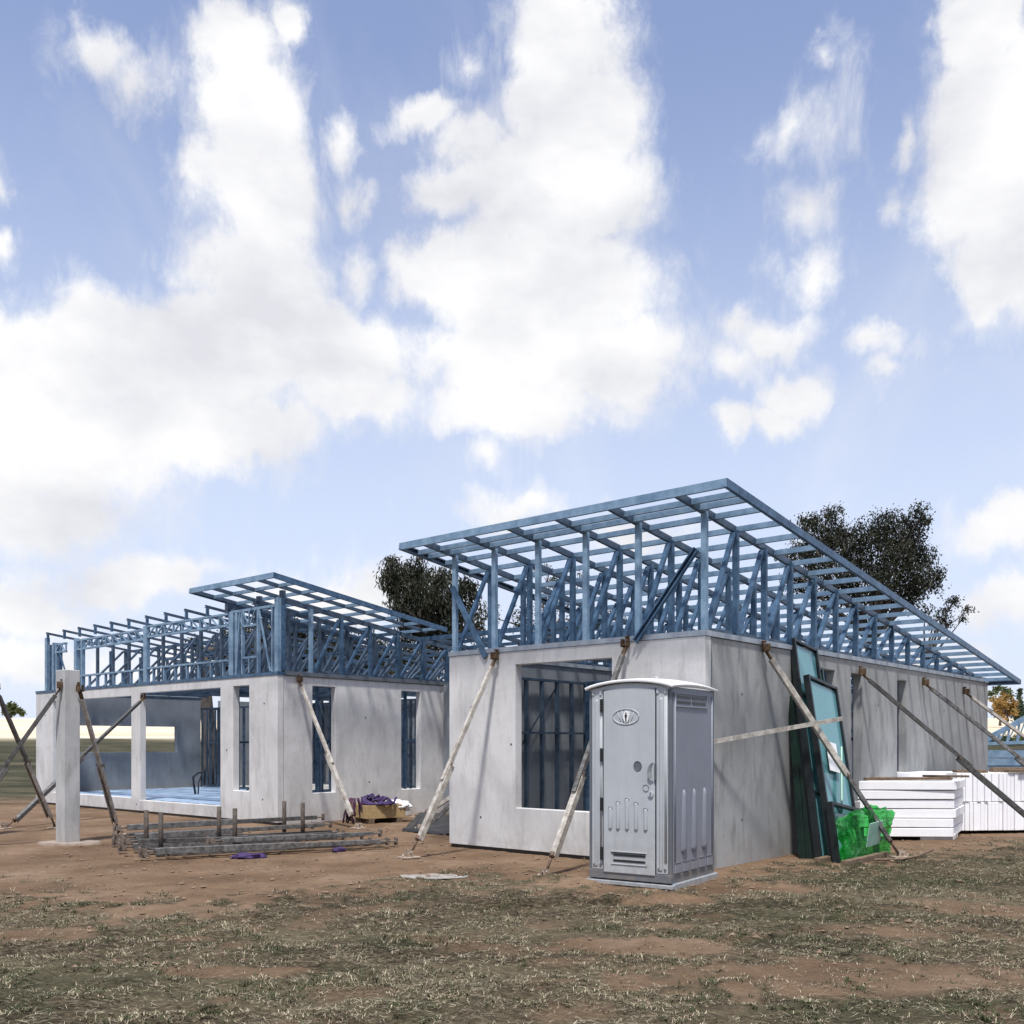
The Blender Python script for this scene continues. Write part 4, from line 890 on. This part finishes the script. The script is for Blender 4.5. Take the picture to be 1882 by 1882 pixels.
o = q.build('black_sheet', M['blackp']); tag(o, 'black plastic membrane lying in the recess between the two wings', 'plastic sheet')
so = o.modifiers.new('s', 'SOLIDIFY'); so.thickness = .006
# spilt cement patch
q = MB(); n_ = 30; vs = [(0, 0, .004)]
for k in range(n_):
    t = 2*math.pi*k/n_; rr_ = (1+.5*mn.noise(Vector((math.cos(t)*2, math.sin(t)*2, 4)))); x_, y_ = .42*rr_*math.cos(t), .22*rr_*math.sin(t); vs.append((x_, y_, 0))
pos = Vector((-.95, 11.9, 0)); vs = [(x_, y_, th(x_+pos.x, y_+pos.y)+.010+z_) for x_, y_, z_ in vs]
q.add(vs, [(0, k+1, (k+1) % n_+1) for k in range(n_)]); o = q.build('cement_spill', simple('spilt_cement', (.34, .33, .32), .9, 0, scale=9, c2=(.19, .15, .115), bs=.4)); o.location = pos; tag(o, 'pale grey patch of spilt cement on the dirt at the edge of the grass', 'cement')

# ------------------------------------------------------------------ trees
F_ = 1787.0
def at(px, py, Y): return Vector(((px-941)/F_*Y, Y, H - (py-1368)/F_*Y))
def leaves(name, parent, blobs, mt, per, lw, ll, droop=.5, origin=Vector((0, 0, 0)), flat=1.0):
    P = []; 
    for c_, r_ in blobs:
        n_ = int(3.0*per*(r_**2.2)); k_ = max(4, int(n_/22))
        cc = rng.normal(0, 1, (k_, 3)); cc /= np.linalg.norm(cc, axis=1)[:, None]; cc *= (rng.random(k_)**.45)[:, None]*r_*np.array([1, 1, flat])
        for q_ in cc:
            m_ = max(3, int(rng.poisson(22))); s_ = r_*.13 + .05
            P.append(np.array(c_) + q_ + rng.normal(0, 1, (m_, 3))*s_)
    P = np.concatenate(P) - np.array(origin); n_ = len(P)
    a = rng.uniform(0, 2*np.pi, n_); el = np.where(rng.random(n_) < droop, rng.uniform(-1.5, -.7, n_), rng.uniform(-.8, .8, n_))
    d = np.stack([np.cos(a)*np.cos(el), np.sin(a)*np.cos(el), np.sin(el)], -1); L_ = rng.uniform(.6, 1.3, n_)[:, None]*ll
    s = rng.normal(0, 1, (n_, 3)); s -= (s*d).sum(1)[:, None]*d; s /= np.linalg.norm(s, axis=1)[:, None]; w_ = rng.uniform(.7, 1.3, n_)[:, None]*lw
    V = np.stack([P, P+d*L_*.5+s*w_/2, P+d*L_, P+d*L_*.5-s*w_/2], 1).astype(np.float32)
    me_ = bpy.data.meshes.new(name); me_.vertices.add(n_*4); me_.vertices.foreach_set('co', V.ravel()); me_.loops.add(n_*4); me_.loops.foreach_set('vertex_index', np.arange(n_*4, dtype=np.int32))
    me_.polygons.add(n_); me_.polygons.foreach_set('loop_start', np.arange(0, n_*4, 4, dtype=np.int32)); me_.polygons.foreach_set('loop_total', np.full(n_, 4, np.int32)); me_.update(calc_edges=True)
    me_.materials.append(M[mt]); return link(bpy.data.objects.new(name, me_), parent)
def tree(name, label, Y, base, blobs_px, mt='leaf', per=900, lw=.055, ll=.13, tr=.28, fork=None, group=None, dep=1.3, droop=.5, flat=1.0, limbs=True):
    bx, by = base; B = at(bx, by, Y); gz = th(B.x, B.y); r = empty(name, (B.x, B.y, gz), 0, label=label, cat='tree', group=group)
    org = Vector((B.x, B.y, gz)); bl = []
    for px, py, pr in blobs_px: c_ = at(px, py, Y + random.uniform(-dep, dep)); bl.append((c_, pr/F_*Y))
    top = max(c_.z for c_, _ in bl); fk = at(*fork, Y) if fork else Vector((sum(c_.x for c_, _ in bl)/len(bl), Y, gz + (top-gz)*.45)); fk.y = Y
    q_ = MB(); pts = [org - UP*.2]
    for k in range(1, 6): t = k/5; pts.append(org.lerp(fk, t) + Vector((random.uniform(-.12, .12), random.uniform(-.12, .12), 0))*(1 if k < 5 else 0))
    q_.tube([p - org for p in pts], [tr*1.25, tr*1.0, tr*.92, tr*.85, tr*.8, tr*.7], 9)
    for c_, r_ in bl:
        e = c_ + Vector((0, 0, -r_*.3)); m_ = fk.lerp(e, .5) + Vector((random.uniform(-.3, .3), random.uniform(-.3, .3), random.uniform(.0, .4))); d_ = (e-fk).length
        q_.tube([fk - org, fk.lerp(m_, .5) - org + Vector((random.uniform(-.1, .1),)*3), m_ - org, e - org], [tr*.45, tr*.33, tr*.22, tr*.08], 6)
        for j in range(4):
            t_ = e + Vector((random.uniform(-1, 1), random.uniform(-1, 1), random.uniform(-.6, 1)))*r_*.95; q_.tube([m_.lerp(e, .7) - org, (m_.lerp(e, .7)).lerp(t_, .5) + Vector((0, 0, .08)) - org, t_ - org], [tr*.11, tr*.07, tr*.02], 4)
    q_.build('trunk', M['bark'], r)
    leaves('crown', r, bl, mt, per, lw, ll, droop, org, flat)
    return r
RG = [(1478, 965, 16), (1497, 962, 22), (1530, 948, 22), (1508, 995, 36), (1545, 985, 32), (1475, 1010, 26), (1445, 1030, 18), (1565, 1015, 42), (1600, 985, 30), (1628, 968, 32), (1640, 1000, 36), (1672, 965, 24), (1690, 945, 20), (1700, 960, 13), (1680, 1000, 30), (1697, 1025, 24), (1615, 1050, 42), (1665, 1060, 40), (1700, 1065, 30), (1722, 1060, 14), (1640, 1095, 34), (1680, 1095, 24), (1655, 1015, 28), (1560, 1065, 38), (1500, 1050, 36), (1588, 1095, 32), (1520, 1100, 30), (1460, 1070, 26)]
tree('gum_tree', 'big dark gum tree with an open lumpy crown behind the right wing', 38, (1600, 1450), RG, per=950, fork=(1600, 1180), tr=.24, group='gum trees behind the house')
tree('gum_tree', 'thin small gum branches with open sprays right of the big gum', 41, (1690, 1445), [(1735, 1130, 15), (1722, 1145, 18), (1750, 1105, 14), (1758, 1100, 9), (1780, 1120, 10), (1745, 1145, 14), (1700, 1125, 14), (1770, 1135, 7)], per=560, fork=(1700, 1220), tr=.16, group='gum trees behind the house', dep=.5)
tree('gum_tree', 'dark drooping gum tree rising between the two wings', 36, (780, 1450), [(716, 1030, 13), (722, 1050, 22), (712, 1062, 15), (745, 1055, 26), (775, 1050, 28), (750, 1085, 34), (790, 1085, 36), (818, 1070, 24), (735, 1115, 24), (775, 1125, 36), (815, 1110, 32), (842, 1085, 20), (860, 1080, 20), (862, 1115, 26), (720, 1080, 18), (830, 1145, 36), (870, 1150, 26), (760, 1160, 34), (800, 1175, 34)], per=1050, fork=(780, 1160), tr=.22, group='gum trees behind the house', droop=.85, lw=.05, ll=.2)
tree('gum_tree', 'leafy gum tree with twin leaning trunks seen through the left wing frames', 33, (384, 1450), [(395, 1195, 20), (430, 1180, 30), (470, 1165, 34), (455, 1215, 36), (510, 1180, 38), (550, 1165, 30), (560, 1205, 38), (600, 1190, 38), (640, 1195, 36), (690, 1205, 36), (740, 1215, 34), (790, 1220, 32), (500, 1235, 34), (620, 1235, 34), (420, 1240, 24), (700, 1240, 30), (560, 1245, 30), (360, 1180, 14), (660, 1215, 34), (770, 1240, 30)], per=1500, fork=(375, 1200), tr=.27, group='gum trees behind the house')
tree('gum_tree', 'sparse gum crown glimpsed through the right wing roof frame', 44, (1010, 1440), [(985, 1045, 14), (1008, 1052, 12), (1018, 1070, 14), (905, 1130, 16), (1070, 1060, 8), (1130, 1130, 18), (1005, 1120, 24), (960, 1140, 24), (1060, 1150, 24)], per=620, fork=(1010, 1170), tr=.2, group='gum trees behind the house')
tree('autumn_tree', 'round yellow and orange autumn tree standing in the pale field at right', 110, (1852, 1335), [(1830, 1290, 10), (1845, 1283, 12), (1858, 1292, 10), (1838, 1300, 12), (1850, 1305, 11), (1828, 1308, 8), (1862, 1308, 7), (1843, 1318, 7)], 'autumn', per=190, lw=.22, ll=.35, tr=.16, dep=1.2, droop=.2, fork=(1852, 1315))
tree('leafy_tree', 'dull green tree showing just above the autumn tree', 122, (1838, 1330), [(1822, 1277, 8), (1833, 1268, 8), (1847, 1268, 9), (1856, 1275, 8)], 'leafg', per=170, lw=.25, ll=.35, tr=.16, dep=1, droop=.2)
tree('lone_tree', 'small lone tree on the skyline of the pale field at far left', 240, (20, 1316), [(12, 1303, 7), (22, 1298, 8), (32, 1304, 7), (25, 1308, 8), (10, 1309, 5), (38, 1310, 5)], 'leafg', per=60, lw=.5, ll=.8, tr=.25, dep=1.5, droop=.2, fork=(21, 1312))
def conifer(px, py_top, py_base, Y, label):
    B = at(px, py_base, Y); gz = th(B.x, B.y); T_ = at(px, py_top, Y); h = T_.z-gz; org = Vector((B.x, B.y, gz)); r = empty('conifer', org, 0, label=label, cat='tree')
    MB().tube([(0, 0, -.2), (0, 0, h*.95)], [.16, .03], 7).build('trunk', M['bark'], r)
    bl = [(org + Vector((0, 0, h*t)), max(.12, (1-t)*h*.24)) for t in np.linspace(.2, .97, 9)]
    leaves('crown', r, bl, 'conif', 150, .2, .45, .3, org, .5)
conifer(1874, 1266, 1318, 150, 'pointed dark conifer on the skyline at the right edge'); conifer(1893, 1272, 1318, 150, 'pointed conifer just beyond the right edge')
def shrubs(pts, label, mt):
    for (px, py, pr, Y) in pts:
        c_ = at(px, py, Y); gz = th(c_.x, Y); org = Vector((c_.x, Y, gz)); r = empty('bush', org, 0, label=label[0], cat='bush'); label = label[1:]
        rr_ = pr/F_*Y; MB().tube([(0, 0, -.1), (0.05, 0, rr_*.8)], [.05, .02], 6).build('stem', M['bark'], r)
        leaves('foliage', r, [(org + Vector((random.uniform(-1, 1)*rr_, random.uniform(-1, 1)*rr_*.6, rr_*random.uniform(.2, .8))), rr_*.6) for _ in range(7)], mt, 420, .10, .16, .1, org, .7)
shrubs([(1835, 1346, 13, 62), (1862, 1352, 12, 60), (1885, 1350, 14, 61)], ['olive bush beside the end of the grey side wall', 'olive bush below the autumn tree, above the blue frames', 'olive bush at the right edge above the blue frames'], 'leafg')
shrubs([(1878, 1288, 9, 170)], ['dark hedge bush under the conifer at the right edge'], 'conif')

# ------------------------------------------------------------------ sky
SUN = Vector((.22*D2.x + .33*D1.x, .22*D2.y + .33*D1.y, -.93)).normalized()   # direction the light travels
to = -SUN; el = math.asin(to.z); azs = math.atan2(to.x, to.y)
sd = bpy.data.lights.new('sun', 'SUN'); sd.energy = 4.0; sd.angle = R(5); sd.color = (1, .965, .92)
so = link(bpy.data.objects.new('sun', sd)); so.rotation_euler = SUN.to_track_quat('-Z', 'Y').to_euler(); so.location = (0, 0, 30)
w = bpy.data.worlds.new('World'); sc.world = w; w.use_nodes = True; nt = w.node_tree; N = nt.nodes; L = nt.links; bg = N['Background']
sky = N.new('ShaderNodeTexSky'); sky.sky_type = 'NISHITA'; sky.sun_disc = False; sky.sun_elevation = el; sky.sun_rotation = azs; sky.air_density = 1.0; sky.dust_density = .6; sky.ozone_density = 2.0
tc = N.new('ShaderNodeTexCoord'); sx = N.new('ShaderNodeSeparateXYZ'); L.new(tc.outputs['Generated'], sx.inputs[0])
X, Y_, Z_ = sx.outputs
AZ = math_(nt, 'ARCTAN2', X, Y_); hz = math_(nt, 'SQRT', math_(nt, 'ADD', math_(nt, 'MULTIPLY', X, X), math_(nt, 'MULTIPLY', Y_, Y_)))
EL = math_(nt, 'DIVIDE', Z_, math_(nt, 'MAXIMUM', hz, .02)); EL = math_(nt, 'MINIMUM', EL, 4.0)
cb = N.new('ShaderNodeCombineXYZ'); L.new(AZ, cb.inputs[0]); L.new(EL, cb.inputs[1]); P = cb.outputs[0]
def vop(op, a, b_=None):
    n_ = N.new('ShaderNodeVectorMath'); n_.operation = op
    for i, v_ in enumerate([a, b_]):
        if v_ is None: continue
        if isinstance(v_, bpy.types.NodeSocket): L.new(v_, n_.inputs[i])
        else: n_.inputs[i].default_value = v_
    return n_
def wn(scale, st, detail, rough, colr=False, dist=0, off=(0, 0, 0)):
    mp = N.new('ShaderNodeMapping'); L.new(P, mp.inputs[0]); mp.inputs['Scale'].default_value = st; mp.inputs['Location'].default_value = off
    t_ = N.new('ShaderNodeTexNoise'); L.new(mp.outputs[0], t_.inputs['Vector']); t_.inputs['Scale'].default_value = scale; t_.inputs['Detail'].default_value = detail; t_.inputs['Roughness'].default_value = rough; t_.inputs['Distortion'].default_value = dist
    return t_.outputs['Color'] if colr else t_.outputs['Fac']
ds = vop('MULTIPLY', vop('SUBTRACT', wn(5, (1.3, .8, 1), 7, .6, True), (.5, .5, .5)).outputs[0], (.13, .16, 0)).outputs[0]
PD = vop('ADD', P, ds).outputs[0]
CL = [(440, 70, 110, 110, 1), (465, 190, 130, 140, 1.1), (475, 340, 140, 150, 1.15), (475, 490, 145, 150, 1.15), (180, 70, 80, 60, .55), (250, 120, 90, 70, .5), (540, 20, 50, 60, .8), (650, 250, 35, 60, .5), (655, 350, 35, 60, .45), (650, 500, 40, 80, .45),
 (520, 640, 250, 110, 1.2), (300, 680, 270, 120, 1.2), (60, 700, 200, 130, 1.2), (640, 740, 150, 80, 1), (120, 830, 260, 130, 1.15), (330, 800, 200, 90, 1), (90, 930, 260, 70, .7), (480, 800, 120, 70, .8),
 (0, 430, 40, 50, .7), (0, 300, 40, 60, .5), (0, 590, 60, 60, .8),
 (1030, 60, 130, 130, 1.1), (1040, 200, 150, 140, 1.15), (800, 215, 85, 60, .8), (860, 280, 90, 90, .8), (1000, 360, 210, 120, 1.15), (820, 380, 90, 60, .7), (850, 110, 40, 70, .45), (800, 500, 100, 70, .9), (980, 530, 240, 130, 1.2), (1000, 660, 280, 110, 1.2), (960, 740, 200, 80, 1), (1150, 640, 120, 80, .9), (890, 860, 50, 60, .4),
 (1810, 60, 100, 120, 1.1), (1810, 220, 135, 130, 1.15), (1810, 380, 140, 130, 1.15), (1815, 500, 130, 95, 1.15), (1900, 300, 150, 330, 1.1),
 (1450, 210, 45, 50, .38), (1515, 225, 65, 80, .34), (1485, 355, 65, 60, .33), (1500, 475, 75, 55, .34), (1525, 95, 35, 40, .28), (1645, 270, 20, 50, .35), (1645, 400, 20, 50, .3),
 (1340, 590, 80, 55, .5), (1420, 610, 115, 60, .65), (1330, 660, 90, 60, .65), (1470, 715, 90, 55, .85), (1420, 770, 60, 45, .7), (1340, 780, 55, 40, .85), (1630, 640, 60, 40, .55), (1650, 690, 30, 40, .5),
 (1850, 965, 120, 55, .9), (1860, 1090, 110, 50, .7), (1700, 1180, 140, 40, .5), (230, 1045, 220, 50, .85), (50, 1080, 170, 60, .6), (620, 1090, 190, 60, .75), (960, 950, 150, 35, .6), (1160, 1000, 130, 40, .6), (100, 1180, 260, 50, .65), (350, 1230, 260, 40, .5), (1500, 1280, 400, 40, .5), (800, 1270, 400, 60, .5)]
def azel(px, py):
    x_, z_ = (px-941)/F_, -(py-1368)/F_; return math.atan(x_), z_/math.sqrt(1+x_*x_)
acc = None
for px, py, rx, ry, am in CL:
    a0, e0 = azel(px, py); ra = rx/F_/(1+((px-941)/F_)**2); re = ry/F_/math.sqrt(1+((px-941)/F_)**2)
    l_ = vop('LENGTH', vop('MULTIPLY', vop('SUBTRACT', PD, (a0, e0, 0)).outputs[0], (1/ra/1.18, 1/re/1.18, 0)).outputs[0]).outputs['Value']
    v_ = math_(nt, 'MULTIPLY', math_(nt, 'SUBTRACT', 1.0, l_), am)
    acc = v_ if acc is None else math_(nt, 'SMOOTH_MAX', acc, v_, .12)
# clouds for the rest of the sky, so that it holds from every side
oth = math_(nt, 'MULTIPLY', math_(nt, 'SUBTRACT', wn(1.6, (1, 1, 1), 4, .5, off=(3, 1, 0)), .50), 5.0)
side = math_(nt, 'GREATER_THAN', math_(nt, 'ABSOLUTE', AZ), .62)
oth = math_(nt, 'ADD', oth, math_(nt, 'MULTIPLY', math_(nt, 'SUBTRACT', side, 1.0), 9.0)); acc = math_(nt, 'MAXIMUM', acc, oth)
fn = wn(8, (1.45, .8, 1), 11, .68, dist=.25, off=(5, 5, 0))
dens = math_(nt, 'ADD', acc, math_(nt, 'MULTIPLY', math_(nt, 'SUBTRACT', fn, .5), 1.25))
mr = N.new('ShaderNodeMapRange'); mr.interpolation_type = 'SMOOTHSTEP'; L.new(dens, mr.inputs[0]); mr.inputs[1].default_value = .0; mr.inputs[2].default_value = .50
mw = N.new('ShaderNodeMapRange'); mw.interpolation_type = 'SMOOTHSTEP'; L.new(math_(nt, 'ADD', acc, math_(nt, 'MULTIPLY', math_(nt, 'SUBTRACT', wn(13, (1.8, .75, 1), 10, .66, dist=.5, off=(2, 8, 0)), .5), 2.3)), mw.inputs[0]); mw.inputs[1].default_value = -.15; mw.inputs[2].default_value = .75
mv = N.new('ShaderNodeMapRange'); mv.interpolation_type = 'SMOOTHSTEP'; L.new(wn(2.6, (1.6, .8, 1), 9, .62, dist=.5, off=(11, 3, 0)), mv.inputs[0]); mv.inputs[1].default_value = .46; mv.inputs[2].default_value = .75; mv.inputs[4].default_value = .22
mask = math_(nt, 'MAXIMUM', mr.outputs[0], math_(nt, 'MAXIMUM', math_(nt, 'MULTIPLY', mw.outputs[0], .55), mv.outputs[0]))
ccl = ramp(nt, wn(4.5, (1, 1.4, 1), 6, .55, off=(9, 2, 0)), [(.36, (5.1, 5.15, 5.5)), (.58, (6.7, 6.7, 6.75))])
tint = mixc(nt, 1.0, sky.outputs[0], (1.12, 1.10, 1.20), 'MULTIPLY')
L.new(tint, N.new('ShaderNodeMix').inputs[0]) if False else None
hzf = N.new('ShaderNodeMapRange'); hzf.interpolation_type = 'SMOOTHSTEP'; L.new(EL, hzf.inputs[0]); hzf.inputs[1].default_value = .75; hzf.inputs[2].default_value = -.02; hzf.inputs[3].default_value = 0; hzf.inputs[4].default_value = .92
skyc = mixc(nt, hzf.outputs[0], mixc(nt, .30, tint, (3.5, 3.95, 5.6)), (5.0, 5.55, 6.75))
fin = mixc(nt, mask, skyc, ccl)
L.new(fin, bg.inputs[0]); bg.inputs[1].default_value = .115

# ------------------------------------------------------------------ camera, render
cd = bpy.data.cameras.new('camera'); cd.sensor_width = 36; cd.sensor_fit = 'HORIZONTAL'; cd.lens = 36*F_/1882; cd.shift_y = (1368-941)/1882; cd.clip_start = .1; cd.clip_end = 5000
cam = link(bpy.data.objects.new('camera', cd)); cam.location = (0, 0, H); cam.rotation_euler = (R(90), 0, 0); sc.camera = cam
sc.view_settings.view_transform = 'Standard'; sc.view_settings.look = 'None'; sc.view_settings.exposure = .40; sc.view_settings.gamma = 1
